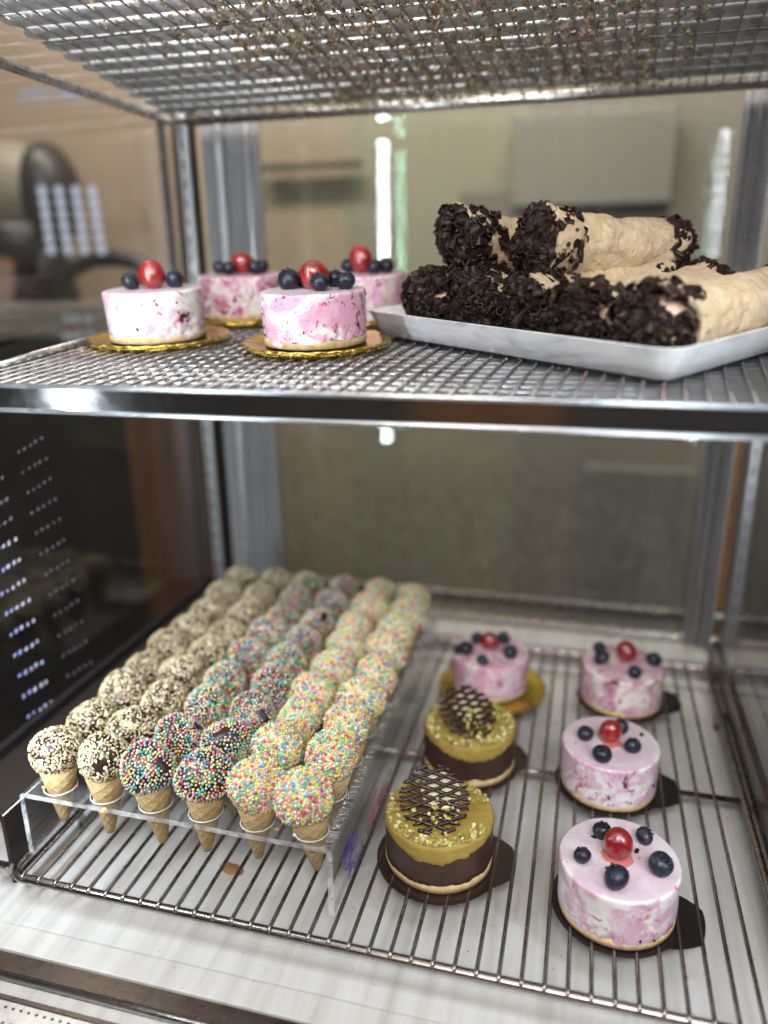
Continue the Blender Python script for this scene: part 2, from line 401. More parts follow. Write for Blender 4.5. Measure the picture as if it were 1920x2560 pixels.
# gold sticker on the strip
# side glass, back glass, posts
t = empty('kick_panel', (-1.7, 1.1, -2)); tag(t, 'low dark brown inner panel beside the outer nut cones', 'panel')
b = MB(); b.box(-.25, 0, 0, 32, 0, 4.5); b.box(-4.2, -.26, 0, 32, 4.1, 4.5); bevel(b.build('panel_board', simple('dark_brown_panel', (.014, .009, .007), .6), t, smooth=False), .04)
b = MB(); b.tube([(-.02, 0, 4.5), (-.02, 32, 4.5)], .035, 6); b.build('panel_edge', steel, t)
b = MB(); b.box(-.9, .1, -.5, -.02, .9, 1.5); bevel(b.build('metal_tab', steel, t, smooth=False), .06)
t = empty('kick_panel', (38.35, 0, -2)); tag(t, 'low dark metal inner panel along the wire rack beside the pink cakes', 'panel')
b = MB(); b.box(-.3, 0, -1.2, 32.4, 0, 4.0); bevel(b.build('panel_board', dark_steel, t, smooth=False), .05)
t = empty('side_window', (38.4, 14, 20)); tag(t, 'tall glass panel closing the side of the case beside the pink cakes', 'window')
b = MB(); b.box(-.1, .1, -17, 18.5, -17.9, 40); b.build('side_pane', side_glass, t, smooth=False)
t = empty('side_window', (-5.7, 14, 20)); tag(t, 'tall dark glass panel closing the side of the case beside the cone stand', 'window')
b = MB(); b.box(-.12, .12, -20, 20.5, -17.4, 40); b.build('side_pane', side_glass, t, smooth=False)
b = MB(); b.box(-.2, .3, -12.8, 19, -17.49, -16.9); b.build('pane_rail', soot, t, smooth=False)
t = empty('back_window', (17, 36.4, 20)); tag(t, 'large rear glass pane of the case with lights mirrored in it', 'window')
b = MB(); b.box(-18.2, 21.5, 0, .12, -19.6, 40); b.build('back_pane', pane_glass, t, smooth=False)
b = MB(); b.box(-18.2, 22.4, -.4, .6, -20.6, -19.62); bevel(b.build('bottom_rail', steel, t, smooth=False), .12)

t = empty('sliding_door', (10, 41.2, 20)); tag(t, 'greenish inner sliding glass door behind the rear glass pane', 'door')
b = MB(); b.box(-17, 32, 0, .12, -19.6, 40); b.build('door_pane', door_glass, t, smooth=False)
b = MB(); b.box(-17, 32, -.3, .4, -20.8, -19.62); bevel(b.build('door_rail', steel, t, smooth=False), .1)

def post(name, x, y, z0, z1, wx, wy, m, label, slots=False):
    t = empty(name, (x, y, z0)); tag(t, label, 'post')
    b = MB(); b.box(-wx/2, wx/2, -wy/2, wy/2, 0, z1-z0); bevel(b.build('post_bar', m, t, smooth=False), .06)
    if slots:
        b = MB()
        for k in range(int((z1-z0)/1.4)):
            b.box(-.07, .07, -wy/2-.012, -wy/2-.002, .6+k*1.4, 1.3+k*1.4)
        b.build('slot_holes', soot, t, smooth=False)
    return t
post('upright_post', -4.65, 33.0, -2, 60, .75, .6, alu, 'bright slotted metal upright at the rear corner behind the cone stand', True)
post('upright_post', 39.25, 33.0, -2, 60, .75, .6, alu, 'bright slotted metal upright at the rear corner nearest the pink cakes', True)
post('narrow_post', -2.6, 35.0, -2, 60, .5, .5, alu, 'slim pale metal strip standing beside the wide grey frame panel')
t = empty('frame_panel', (-.9, 35.6, -2)); tag(t, 'wide grey ribbed frame panel behind the slim pale metal strip', 'frame')
b = MB(); b.box(-3.5, 1.5, -.1, .1, 0, 62); b.build('panel_sheet', post_grey, t, smooth=False)
for x in (-.95, -.2, .5, 1.15):
    b = MB(); b.tube([(x, -.16, 0), (x, -.16, 62)], .17, 10); b.build('panel_rib', post_grey if x != .5 else alu, t)
t = empty('frame_panel', (37.4, 35.8, -2)); tag(t, 'grey frame panel by the rear upright on the pink cake side', 'frame')
b = MB(); b.box(-1.2, 1.0, -.1, .1, 0, 62); b.build('panel_sheet', post_grey, t, smooth=False)
for x in (-.9, -.1, .7):
    b = MB(); b.tube([(x, -.16, 0), (x, -.16, 62)], .17, 10); b.build('panel_rib', post_grey, t)
for i, (x, w_) in enumerate(((-9.6, .55), (-8.2, .8), (-6.7, .5))):
    t = post('door_bar', x, 38.5, -2 if i != 9 else 0, 60, w_, .5, soot if i != 1 else wood_m,
             ('thin black door bar standing farthest from the bright upright', 'broad brown door bar between two thin black bars', 'thin black door bar next to the bright slotted upright')[i])

# ------------------------------------------------------------------ room behind the glass
for nm, u0, u1, m in (('wall_beige', -2600, 880, wall_beige), ('wall_olive', 880, 1290, wall_olive), ('wall_taupe', 1290, 3600, wall_taupe)):
    x0, x1 = on_y(u0, 1100, 82).x, on_y(u1, 1100, 82).x
    b = MB(); b.box(x0, x1, 82, 84, -70, 130); b.build(nm, m, smooth=False)['kind'] = 'structure'
def slab(name, label, cat, u0, u1, v0, v1, y, dep, m, bev=.3):
    vm = (v0+v1)/2; p0 = Vector((on_y(u0, vm, y).x, y, on_y(u0, v1, y).z)); p1 = Vector((on_y(u1, vm, y).x, y, on_y(u1, v0, y).z))
    t = MB(); cx, cz = (p0.x+p1.x)/2, p0.z
    t.box(p0.x-cx, p1.x-cx, 0, dep, 0, p1.z-cz)
    o = t.build(name, m, None, False, (cx, y, cz)); bevel(o, bev); return tag(o, label, cat)
slab('reflection_slab', 'dark olive slab imitating a reflection low in the rear glass', 'cabinet', 1445, 1720, 1180, 1640, 78, 3, simple('grey_olive_reflection', (.18, .172, .15), .6))  # added slab imitating a person's dark reflection in the rear glass
slab('wall_cupboard', 'brown grey wall cupboard high behind the rear glass', 'cupboard', 1280, 1690, 260, 520, 78, 3, simple('cupboard_taupe', (.205, .183, .162), .6))
slab('wall_board', 'grey olive board on the wall above the stacked rolls', 'board', 1150, 1310, 470, 560, 79, 1, simple('board_grey', (.16, .125, .11), .6))
slab('shelf_plank', 'thin brown plank running along the back room wall', 'shelf', 640, 900, 395, 425, 79, 2, simple('plank_brown', (.11, .085, .06), .6))
slab('wood_column', 'dark brown wooden column behind the rear corner of the cones', 'column', 352, 520, 975, 1800, 56.5, 1.0, wood_m)
# counter at the side
t = empty('side_counter', (-60, 58, 22)); tag(t, 'grey topped black counter seen through the side glass', 'counter')
b = MB(); b.box(-40, 36.5, 0, 20, .3, 4.6); bevel(b.build('counter_top', grey_paint, t, smooth=False), .5)
b = MB(); b.box(-40, 35.5, .8, 20, -90, .28); b.build('counter_body', dark_panel, t, smooth=False)
# blurred appliance on the counter
p = on_y(60, 560, 64)
t = empty('kitchen_mixer', (p.x, 64, 26.7)); tag(t, 'dark kitchen machine with a pale domed cover on the side counter', 'appliance')
b = MB(); b.ball((-2, 0, 13.5), (9, 5, 6), 3); b.build('domed_cover', cover_beige, t)
b = MB(); b.ball((4.6, 0, 13), (3.6, 4.4, 6.2), 3); b.build('motor_head', soot, t)
b = MB(); b.tube([(2, 0, 0), (2, 0, 10)], [4.2, 2.6], 20); b.build('machine_column', soot, t)
b = MB(); b.tube([(-6, -3, 8.2), (4, -3, 7.2)], [2.2, 2.6], 16); b.build('machine_arm', soot, t)
b = MB(); b.tube([(on_y(u, v, 60)-Vector((on_y(270, 700, 60).x, 60, 26.7))) for u, v in ((150, 712), (180, 675), (230, 650), (290, 645), (340, 655), (378, 690), (385, 712))], 1.0, 10)
o = b.build('bent_handle', soot, None, True, (on_y(270, 700, 60).x, 60, 26.7)); tag(o, 'black bent handle arching over the side counter', 'handle')
o2 = slab('wall_outlet', 'small ochre spot fitting on the beige wall', 'fitting', 338, 352, 508, 528, 80, 1, simple('ochre', (.3, .2, .07), .5))
b = MB(); b.box(-120, 160, -80, -78, -90, 60); b.build('wall_front', simple('dark_front_wall', (.085, .078, .075), .6), smooth=False)['kind'] = 'structure'
b = MB(); b.box(2, 24, -77.9, -77, -90, 60); o = b.build('wood_panel', simple('front_wood', (.24, .12, .045), .5, 0, .2, .1), None, False); tag(o, 'brown wooden panel across the shop mirrored in the shelf edge', 'panel')
# right hand neighbour
slab('wood_trim', 'orange brown wooden trim beyond the rear upright', 'trim', 1812, 1852, 800, 1640, 44, 1.5, orange_wood)
slab('dark_cabinet', 'dark cabinet standing beyond the orange wooden trim', 'cabinet', 1856, 2300, 900, 2300, 47, 4, simple('dark_grey_cab', (.05, .045, .04), .5, 0, .5, .25))

# ------------------------------------------------------------------ LED lamps and imitated reflections
def led_strip(x, y, z0, z1, n, label):
    t = empty('led_strip', (x, y, z0)); tag(t, label, 'lamp', 'LED strips up the front corners of the case')
    b = MB(); b.box(-.35, .35, -.3, -.05, 0, z1-z0); b.build('strip_housing', alu, t, smooth=False)
    b = MB()
    for i in range(n):
        z = (i+.5)*(z1-z0)/n
        b.ball((0, .0, z), (.62, .08, .42), 2)
    b.build('light_chips', led_main, t)
led_strip(-.2, -4.4, 6.4, 53.0, 33, 'bright white light strip up the front corner of the cone side')
led_strip(40.6, -4.4, 8.0, 45.0, 26, 'bright white light strip up the front corner of the pink cake side')

# mirrored LED rows, imitated by added glowing dashes outside the dark side glass
t = empty('mirrored_lights', (-6.6, 11, 10)); tag(t, 'column of small bluish glowing dashes imitating lights mirrored in the dark side glass', 'lamp')
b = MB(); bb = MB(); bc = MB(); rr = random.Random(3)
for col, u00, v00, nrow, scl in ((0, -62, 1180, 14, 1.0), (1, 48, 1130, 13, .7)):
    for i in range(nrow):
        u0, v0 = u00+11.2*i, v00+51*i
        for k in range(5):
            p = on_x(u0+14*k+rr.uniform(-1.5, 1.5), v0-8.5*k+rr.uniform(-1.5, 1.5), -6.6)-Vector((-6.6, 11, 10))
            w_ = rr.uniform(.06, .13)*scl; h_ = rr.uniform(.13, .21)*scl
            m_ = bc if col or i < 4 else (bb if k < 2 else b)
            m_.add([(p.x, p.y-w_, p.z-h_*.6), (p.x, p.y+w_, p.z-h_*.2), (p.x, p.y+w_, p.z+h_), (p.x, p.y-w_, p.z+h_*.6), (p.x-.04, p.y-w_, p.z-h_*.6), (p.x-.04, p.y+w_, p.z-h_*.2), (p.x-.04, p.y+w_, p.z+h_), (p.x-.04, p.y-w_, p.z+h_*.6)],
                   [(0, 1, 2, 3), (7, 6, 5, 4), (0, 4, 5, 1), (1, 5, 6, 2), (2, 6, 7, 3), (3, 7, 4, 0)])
b.build('lilac_reflections', mirrored_lilac, t, False); bb.build('blue_reflections', mirrored_blue, t, False); bc.build('faint_reflections', emis('mirrored_led_faint', (.7, .75, .9), .38), t, False)
pc = on_y(175, 545, 57)  # round reflections imitated by added glowing discs behind the side glass
t = empty('mirrored_lights', tuple(pc)); tag(t, 'square grid of glowing pale rounds imitating lights mirrored in the upper side glass', 'lamp')
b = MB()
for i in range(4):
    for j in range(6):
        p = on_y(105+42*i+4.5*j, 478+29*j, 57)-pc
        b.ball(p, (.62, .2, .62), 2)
b.build('round_reflections', emis('reflection_glow', (.72, .78, .95), .9), t)
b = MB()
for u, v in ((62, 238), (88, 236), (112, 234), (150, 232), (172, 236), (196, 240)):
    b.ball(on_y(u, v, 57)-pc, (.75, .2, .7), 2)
b.build('upper_reflections', emis('reflection_glow_dim', (.85, .83, .9), .5), t)
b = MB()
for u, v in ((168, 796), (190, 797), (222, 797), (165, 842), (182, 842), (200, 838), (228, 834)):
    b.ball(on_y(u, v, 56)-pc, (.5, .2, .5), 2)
b.build('lower_reflections', emis('reflection_glow_low', (.72, .74, .85), .45), t)

# ------------------------------------------------------------------ wire rack on the deck
t = empty('wire_rack', (18.7, 15.9, -.3)); tag(t, 'low stainless wire rack on the white case floor', 'rack')
def loc(p): return (p[0]-18.7, p[1]-15.9, p[2]+.3)
x0, x1, y0, y1, rc = -.95, 37.7, 0, 31.8, .95
path = []
for cx, cyy, a0 in ((x1-rc, y0+rc, -PI/2), (x1-rc, y1-rc, 0), (x0+rc, y1-rc, PI/2), (x0+rc, y0+rc, PI)):
    path += [loc((cx+rc*math.cos(a0+PI/2*i/8), cyy+rc*math.sin(a0+PI/2*i/8), -.26)) for i in range(9)]
path.append(path[0])
b = MB(); b.tube(path, .24, 14, cap=False); b.build('outer_rod', wire_steel, t)
wp = None
for i in range(37):
    if wp is None:
        b = MB(); b.tube([(0, -.14, .05), (0, -.1, .16), (0, 0, .2), (0, 31.8, .2), (0, 31.95, .05)], .105, 10)
        wp = b.build('cross_wire', wire_steel, t); wp.location = Vector(loc((0, 0, -.2)))*U
    else:
        c = wp.copy(); COL.objects.link(c); c.parent = t; c.location = Vector(loc((i, 0, -.2)))*U
for yy in (15.55,):
    b = MB(); b.tube([loc((x0+.1, yy, -.27)), loc((x1-.1, yy, -.27))], .18, 10); b.build('support_bar', wire_steel, t)
for xx, yy in ((x0, 6), (x1, 6), (x0, 26), (x1, 26)):
    b = MB(); b.tube([loc((xx, yy, -.3)), loc((xx, yy, -1.99))], .2, 10); b.build('leg', wire_steel, t)

# ------------------------------------------------------------------ shelves
def shelf(name, F, x0, x1, y0, y1, sl, pitch, spitch, lip, label):
    c = Vector(F((x0+x1)/2, (y0+y1)/2))
    t = empty(name, tuple(c)); tag(t, label, 'shelf')
    L = lambda x, y, h=0: tuple(Vector(F(x, y, h))-c)
    sk = .083 if lip else .058
    n = int((y1-y0-.6)/spitch); first = None                  # rounded cross strips
    for i in range(n):
        y = y0+.9+i*spitch
        b = MB(); rr = spitch*(.36 if lip else .43)
        sec = [(rr*math.cos(a), .17*math.sin(a)) for a in [2*PI*k/12 for k in range(12)]]
        xs = [(x0+.1+rr*(1-math.cos(q)), math.sin(q)) for q in (.15, .5, .9, 1.25, PI/2)]
        rows = [(x, s) for x, s in xs]+[(x1-.3, 1)]
        vs = [L(x, y+dy*s, -.38+dz*(.4+.6*s)) for x, s in rows for dy, dz in sec]
        fs = [(r*12+k, r*12+(k+1) % 12, (r+1)*12+(k+1) % 12, (r+1)*12+k) for r in range(len(rows)-1) for k in range(12)]
        fs += [tuple(range(11, -1, -1)), tuple((len(rows)-1)*12+k for k in range(12))]
        b.add(vs, fs)
        if first is None: first = b.build('cross_strip', strip_metal if lip else strip_bright, t); base = Vector(L(x0, y))
        else:
            o = first.copy(); COL.objects.link(o); o.parent = t; o.location = (Vector(L(x0, y))-base)*U
    nw = min(int((x1-x0-.6)/pitch), 100); wp = None
    side = -1 if not lip else 1
    for i in range(nw):
        x = x0+.5+i*pitch
        ya, yb = y0+.15, y1-.1
        if wp is None:
            b = MB(); h = -.12 if lip else -.66
            b.tube([L(x-sk*(yb-ya)*0, ya, h), L(x+sk*(yb-ya), yb, h)], .085 if lip else .06, 8); wp = b.build('grid_wire', wire_steel if lip else steel, t); wx = x
        else:
            o = wp.copy(); COL.objects.link(o); o.parent = t; o.location = ((x-wx)*U, 0, 0)
    return t, L
ST, SL = shelf('middle_shelf', SH, -2.6, 39.0, 3.05, 33.0, MS, .82, .98, True, 'middle grid shelf of metal strips and wires with polished front edge')
b = MB()                                                   # polished front bar
sec = [(0, .10), (.0, -.98), (.25, -1.02), (.3, -.6), (.3, .0), (.55, .02), (.55, .10)]
vs = [SL(x, 2.5+dy, -.0+dz) for x in (-3.2, 39.4) for dy, dz in sec]; n = len(sec)
b.add(vs, [(k, k+1, n+k+1, n+k) for k in range(n-1)]+[(n-1, 0, n, 2*n-1), tuple(range(n))[::-1], tuple(range(n, 2*n))])
bevel(b.build('front_bar', bright_steel, ST, smooth=False), .03)
for dz, r in ((.1, .11), (-1.02, .10)):
    b = MB(); b.tube([SL(-3.2, 2.48, dz), SL(39.4, 2.48, dz)], r, 10); b.build('front_bead', strip_metal, ST)
b = MB(); b.tube([SL(-2.9, 3, -.1), SL(-2.9, 33, -.1)], .22, 10); b.build('side_rail', steel, ST)
b = MB(); b.tube([SL(39.2, 3, -.1), SL(39.2, 33, -.1)], .22, 10); b.build('side_rail', steel, ST)
b = MB(); b.tube([SL(-2.9, 33, -.2), SL(39.2, 33, -.2)], .28, 10); b.build('rear_rail', steel, ST)
TT, TL = shelf('top_shelf', TS, -5.4, 39.0, 3.5, 33.0, -.112, 1.04, 1.75, False, 'top grid shelf seen from below with crumbs caught in its strips')
b = MB(); b.tube([TL(-5.0, 33.0, -.55), TL(39.2, 33.0, -.55)], .36, 12); b.build('rear_rail', steel, TT)
for y in (10.5, 17.3, 24.1, 30.0):
    b = MB(); b.tube([TL(-4.8, y, -.6), TL(39, y, -.6)], .05, 8); b.build('tie_wire', steel, TT)
b = MB(); b.tube([(-5.49-TT.location.x/U, 6-TT.location.y/U, 41.4-TT.location.z/U), (-5.49-TT.location.x/U, 14.3-TT.location.y/U, 41.38-TT.location.z/U), (-5.3-TT.location.x/U, 33-TT.location.y/U, 41.2-TT.location.z/U)], .3, 12); b.build('bracket_rod', steel, TT)

# crumbs caught in the top shelf and strewn on the middle one
def hull_chunk(rr, sx, sy, sz):
    bm = bmesh.new()
    for _ in range(9):
        v = Vector((rr.uniform(-1, 1), rr.uniform(-1, 1), rr.uniform(-1, 1)))
        bm.verts.new(v*(1/max(.6, v.length)))
    g = bmesh.ops.convex_hull(bm, input=bm.verts[:]); bmesh.ops.delete(bm, geom=[v for v in bm.verts if not v.link_faces], context='VERTS')
    bm.verts.ensure_lookup_table(); bm.verts.index_update()
    r = ([(v.co.x*sx, v.co.y*sy, v.co.z*sz) for v in bm.verts], [tuple(v.index for v in f.verts) for f in bm.faces]); bm.free(); return r
CH = [hull_chunk(random.Random(i), 1, .8, .6) for i in range(24)]
def chunk(b, p, s, R, tone, rr):
    V, F = CH[rr.randrange(24)]
    b.add([Vector(p)+R@(Vector(v)*s) for v in V], F, 0, tone)
def rrot(rr): return Matrix.Rotation(rr.uniform(0, 2*PI), 3, 'X')@Matrix.Rotation(rr.uniform(0, 2*PI), 3, 'Z')
rr = random.Random(5)
b = MB(); CT = [(.38, .25, .13), (.42, .31, .19), (.30, .19, .105), (.48, .40, .30), (.43, .37, .31), (.24, .15, .085)]
nz1 = [(rr.uniform(9, 31), rr.uniform(8, 31), rr.uniform(2.0, 5.5)) for _ in range(26)]
cnt = 0
while cnt < 8000:
    x, y = rr.uniform(-2, 36), rr.uniform(6, 32.2)
    d = sum(math.exp(-((x-a)**2+(y-c)**2*1.4)/(s*s)) for a, c, s in nz1)
    if rr.random() > min(1, d*.8+.01) or (x > 27 and rr.random() < (x-26)/8): continue
    h = -.60+rr.uniform(-.06, .24)
    chunk(b, Vector(TS(x, y, h)), rr.uniform(.07, .24), rrot(rr), tuple(c*rr.uniform(.85, 1.15) for c in rr.choice(CT)), rr); cnt += 1
tag(b.build('crumbs', crumb_mat, None, False), 'brown pastry crumbs caught under the top grid shelf', 'crumbs', None, 'stuff')
b = MB()
for _ in range(420):
    x = rr.gauss(17.5, 3.2); y = rr.uniform(3.6, 11.5)
    chunk(b, Vector(SH(x, y, -.1+rr.uniform(0, .08))), rr.uniform(.03, .09), rrot(rr), tuple(c*rr.uniform(.6, 1.1) for c in rr.choice(CT)), rr)
tag(b.build('crumbs', crumb_mat, None, False), 'loose crumbs on the middle shelf in front of the white tray', 'crumbs', None, 'stuff')
b = MB()
for x, y, s in ((-1.5, -.9, .16), (9.6, -1.7, .10), (20.6, 2.1, .12), (33.5, 3.8, .07)):
    chunk(b, (x, y, -1.94), s, rrot(rr), (.42, .28, .13), rr)
for _ in range(110):
    chunk(b, (rr.uniform(-4, 37), rr.uniform(-2.5, 6), -1.9), rr.uniform(.02, .045), rrot(rr), (.12, .08, .05), rr)
tag(b.build('crumbs', crumb_mat, None, False), 'few crumbs scattered over the white case floor', 'crumbs', None, 'stuff')
ps = on_z(580, 2172, -1.985)
b = MB(); f = pnoise(3, 6, .12)
b.lathe([(.0, .0), (.98, .0), (1.0, -.02)], 40, disp=lambda i, a, r, z: (r*(1+f(a)), z)); o = b.build('sauce_stain', simple('caramel_stain', (.36, .2, .085), .3), None, True, tuple(ps)); o.scale = (.75, .42, .5); o.rotation_euler.z = -.3
tag(o, 'brown dried stain on the white floor under the cones', 'stain')

# ------------------------------------------------------------------ acrylic stand
HP, SX0, SX1, SY0, SY1 = 4.0, -.66, 16.83, 1.36, 27.3
t = empty('cone_stand', ((SX0+SX1)/2, (SY0+SY1)/2, .02)); tag(t, 'clear acrylic stand with bent sides holding rows of mini cones', 'stand')
ox, oy = (SX0+SX1)/2, (SY0+SY1)/2
th, br = .29, .38
def stand_profile():
    outer = [(SX0, 0)]+arc((SX0+br, HP-br), br, PI, PI/2, 6, lambda a, c: (a, c))+arc((SX1-br, HP-br), br, PI/2, 0, 6, lambda a, c: (a, c))+[(SX1, 0)]
    ri = br-th
    inner = [(SX0+th, 0)]+arc((SX0+br, HP-br), ri, PI, PI/2, 6, lambda a, c: (a, c))+arc((SX1-br, HP-br), ri, PI/2, 0, 6, lambda a, c: (a, c))+[(SX1-th, 0)]
    return outer, inner
out_, in_ = stand_profile(); n = len(out_)
b = MB()
vs = [(x-ox, y-oy, z) for y in (SY0, SY1) for x, z in out_]+[(x-ox, y-oy, z) for y in (SY0, SY1) for x, z in in_]
b.add(vs, [(k, k+1, n+k+1, n+k) for k in range(n-1)]+[(2*n+k, 3*n+k, 3*n+k+1, 2*n+k+1) for k in range(n-1)], 0)
b.add(vs, [(k, 2*n+k, 2*n+k+1, k+1) for k in range(n-1)]+[(n+k, n+k+1, 3*n+k+1, 3*n+k) for k in range(n-1)]+[(0, n, 3*n, 2*n), (n-1, 3*n-1, 4*n-1, 2*n-1)], 1)
b.build('acrylic_body', [acrylic, acrylic_edge], t, smooth=False)
# crazing of the bent edges
b = MB(); rr = random.Random(8)
for i in range(150):
    y = SY0+.05+(SY1-SY0-.1)*(i/150)**1.15+rr.uniform(-.05, .05)
    a0, a1 = rr.uniform(1.25, 1.6), rr.uniform(.1, .75); k = rr.uniform(.2, .55); wd = rr.uniform(.02, .05)
    pts = [(SX1-br-.25*(1-s)*rr.uniform(.5, 1.4)+(br+.02)*math.cos(a0+(a1-a0)*s), y+k*s*s, HP-br+(br+.02)*math.sin(a0+(a1-a0)*s)) for s in (0, .25, .5, .75, 1)]
    b.tube([(p[0]-ox, p[1]-oy, p[2]) for p in pts], [wd*.3, wd, wd*1.1, wd*.8, wd*.2], 5)
b.build('crazed_bend', craze_mat, t)
# scratches, writing on the outer leg (x = SX1), traced once from the photo onto that plane
def leg_pt(px, py): return on_x(800+px*220/1431, 1980+py*220/1431, SX1+.015)
def ribbon(b, pts, wd):
    P = [leg_pt(*p) for p in pts]
    Q = []
    for i in range(len(P)-1):                              # smooth a little
        for s in (0, .5): Q.append(P[i].lerp(P[i+1], s))
    Q.append(P[-1])
    b.tube([(p.x-ox, p.y-oy, p.z-.02) for p in Q], wd, 5)
def ell(cx, cyy, rx, ry, sl, a0, a1, n=14):
    return [(cx+rx*math.cos(a)+sl*ry*math.sin(a), cyy+ry*math.sin(a)) for a in [a0+(a1-a0)*i/n for i in range(n+1)]]
b = MB()
ribbon(b, [(465, 905), (490, 790), (520, 700), (555, 652), (585, 648), (598, 690), (590, 770), (560, 870), (525, 960), (492, 1070), (465, 1170), (440, 1250), (420, 1272), (408, 1240), (412, 1150), (430, 1040), (455, 930), (480, 820), (500, 700), (515, 610)], .026)
ribbon(b, [(500, 985), (530, 880), (515, 870), (490, 960)], .02)
for q in range(9): ribbon(b, [(404+q*8, 1085-q*18), (440+q*8, 870-q*6)], .024)
ribbon(b, [(332, 1070), (440, 885)], .02); ribbon(b, [(350, 1112), (462, 905)], .02)
ribbon(b, [(476, 1050), (482, 1180), (486, 1290), (487, 1400)], .03); ribbon(b, [(492, 1090), (490, 1200)], .03)
b.build('emblem', purple_ink, t)
b = MB()
ribbon(b, [(505, 1300), (512, 1230), (520, 1160), (533, 1110), (548, 1098)], .017); ribbon(b, [(505, 1205), (540, 1150)], .017); b.build('letter_stroke', purple_ink, t)
b = MB(); ribbon(b, ell(556, 1195, 12, 45, -.15, 0, 2*PI), .017); ribbon(b, [(574, 1130), (566, 1200), (572, 1225)], .017); b.build('letter_stroke', purple_ink, t)
b = MB(); ribbon(b, [(606, 1030), (592, 1130), (580, 1215)], .017); ribbon(b, ell(612, 1085, 13, 45, -.15, -PI, PI), .017); b.build('letter_stroke', purple_ink, t)
b = MB(); ribbon(b, ell(645, 1005, 13, 42, -.15, 0, 2*PI), .017); b.build('letter_stroke', purple_ink, t)
b = MB(); ribbon(b, [(660, 965), (682, 930), (690, 890), (684, 880), (672, 905), (665, 950), (668, 985), (680, 980), (692, 950)], .017); b.build('letter_stroke', purple_ink, t)
b = MB(); ribbon(b, [(720, 760), (708, 775), (698, 820), (694, 870), (700, 900), (712, 880), (722, 850)], .017); b.build('letter_stroke', purple_ink, t)
b = MB()
ribbon(b, [(800, 400), (793, 520), (786, 680)], .017)
ribbon(b, [(925, -60), (895, 40), (868, 170), (848, 320), (836, 450), (842, 515), (862, 500), (885, 400), (900, 290)], .03)
b.build('red_writing', red_ink, t)
b = MB()
for dx in (0, 70, 130): ribbon(b, ell(960+dx, 120-dx*1.7, 18, 70, -.2, .4, 5.6), .028)
ribbon(b, [(1010, -60), (985, 120), (975, 250)], .028)
b.build('red_writing', red_ink, t)

# ------------------------------------------------------------------ mini cones
PAL_D = [(.58, .12, .17), (.60, .14, .2), (.66, .36, .40), (.70, .34, .42), (.74, .60, .18), (.74, .69, .60), (.76, .72, .62), (.15, .46, .22), (.20, .52, .30), (.10, .36, .50), (.16, .44, .48), (.74, .60, .18), (.72, .60, .36), (.66, .62, .56)]
PAL_W = [(.80, .66, .10), (.80, .70, .3), (.60, .07, .12), (.64, .16, .18), (.80, .76, .66), (.80, .74, .58), (.18, .55, .28), (.22, .60, .34), (.32, .64, .42), (.80, .64, .12), (.78, .66, .2), (.80, .40, .46), (.80, .52, .30), (.12, .40, .60), (.76, .5, .52)]
def ball_r(d, seed):
    f = random.Random(seed); return 1.0
def ball_pts(n, mind, rr, zmin):
    pts = []; tries = 0
    while len(pts) < n and tries < n*60:
        tries += 1
        z = rr.uniform(zmin, 1); a = rr.uniform(0, 2*PI); s = math.sqrt(max(0, 1-z*z)); v = (s*math.cos(a), s*math.sin(a), z)
        if all((v[0]-q[0])**2+(v[1]-q[1])**2+(v[2]-q[2])**2 > mind*mind for q in pts[-900:]): pts.append(v)
    return pts
BR, BZ, BC = 1.33, 1.30, 2.2                              # ball radius, vertical radius, centre above the plate
def lump(seed):
    rr = random.Random(seed); ks = [(Vector((rr.gauss(0, 1), rr.gauss(0, 1), rr.gauss(0, 1))).normalized(), rr.uniform(.02, .06), rr.uniform(0, 6)) for _ in range(7)]
    return lambda v: 1+sum(a*math.sin(3*d.dot(v)+p) for d, a, p in ks)
wb = MB()
prof = [(.13, -2.42), (.22, -2.36), (.30, -2.1), (.8, 0), (1.12, 1.28), (1.05, 1.3)]
wafer_me = None
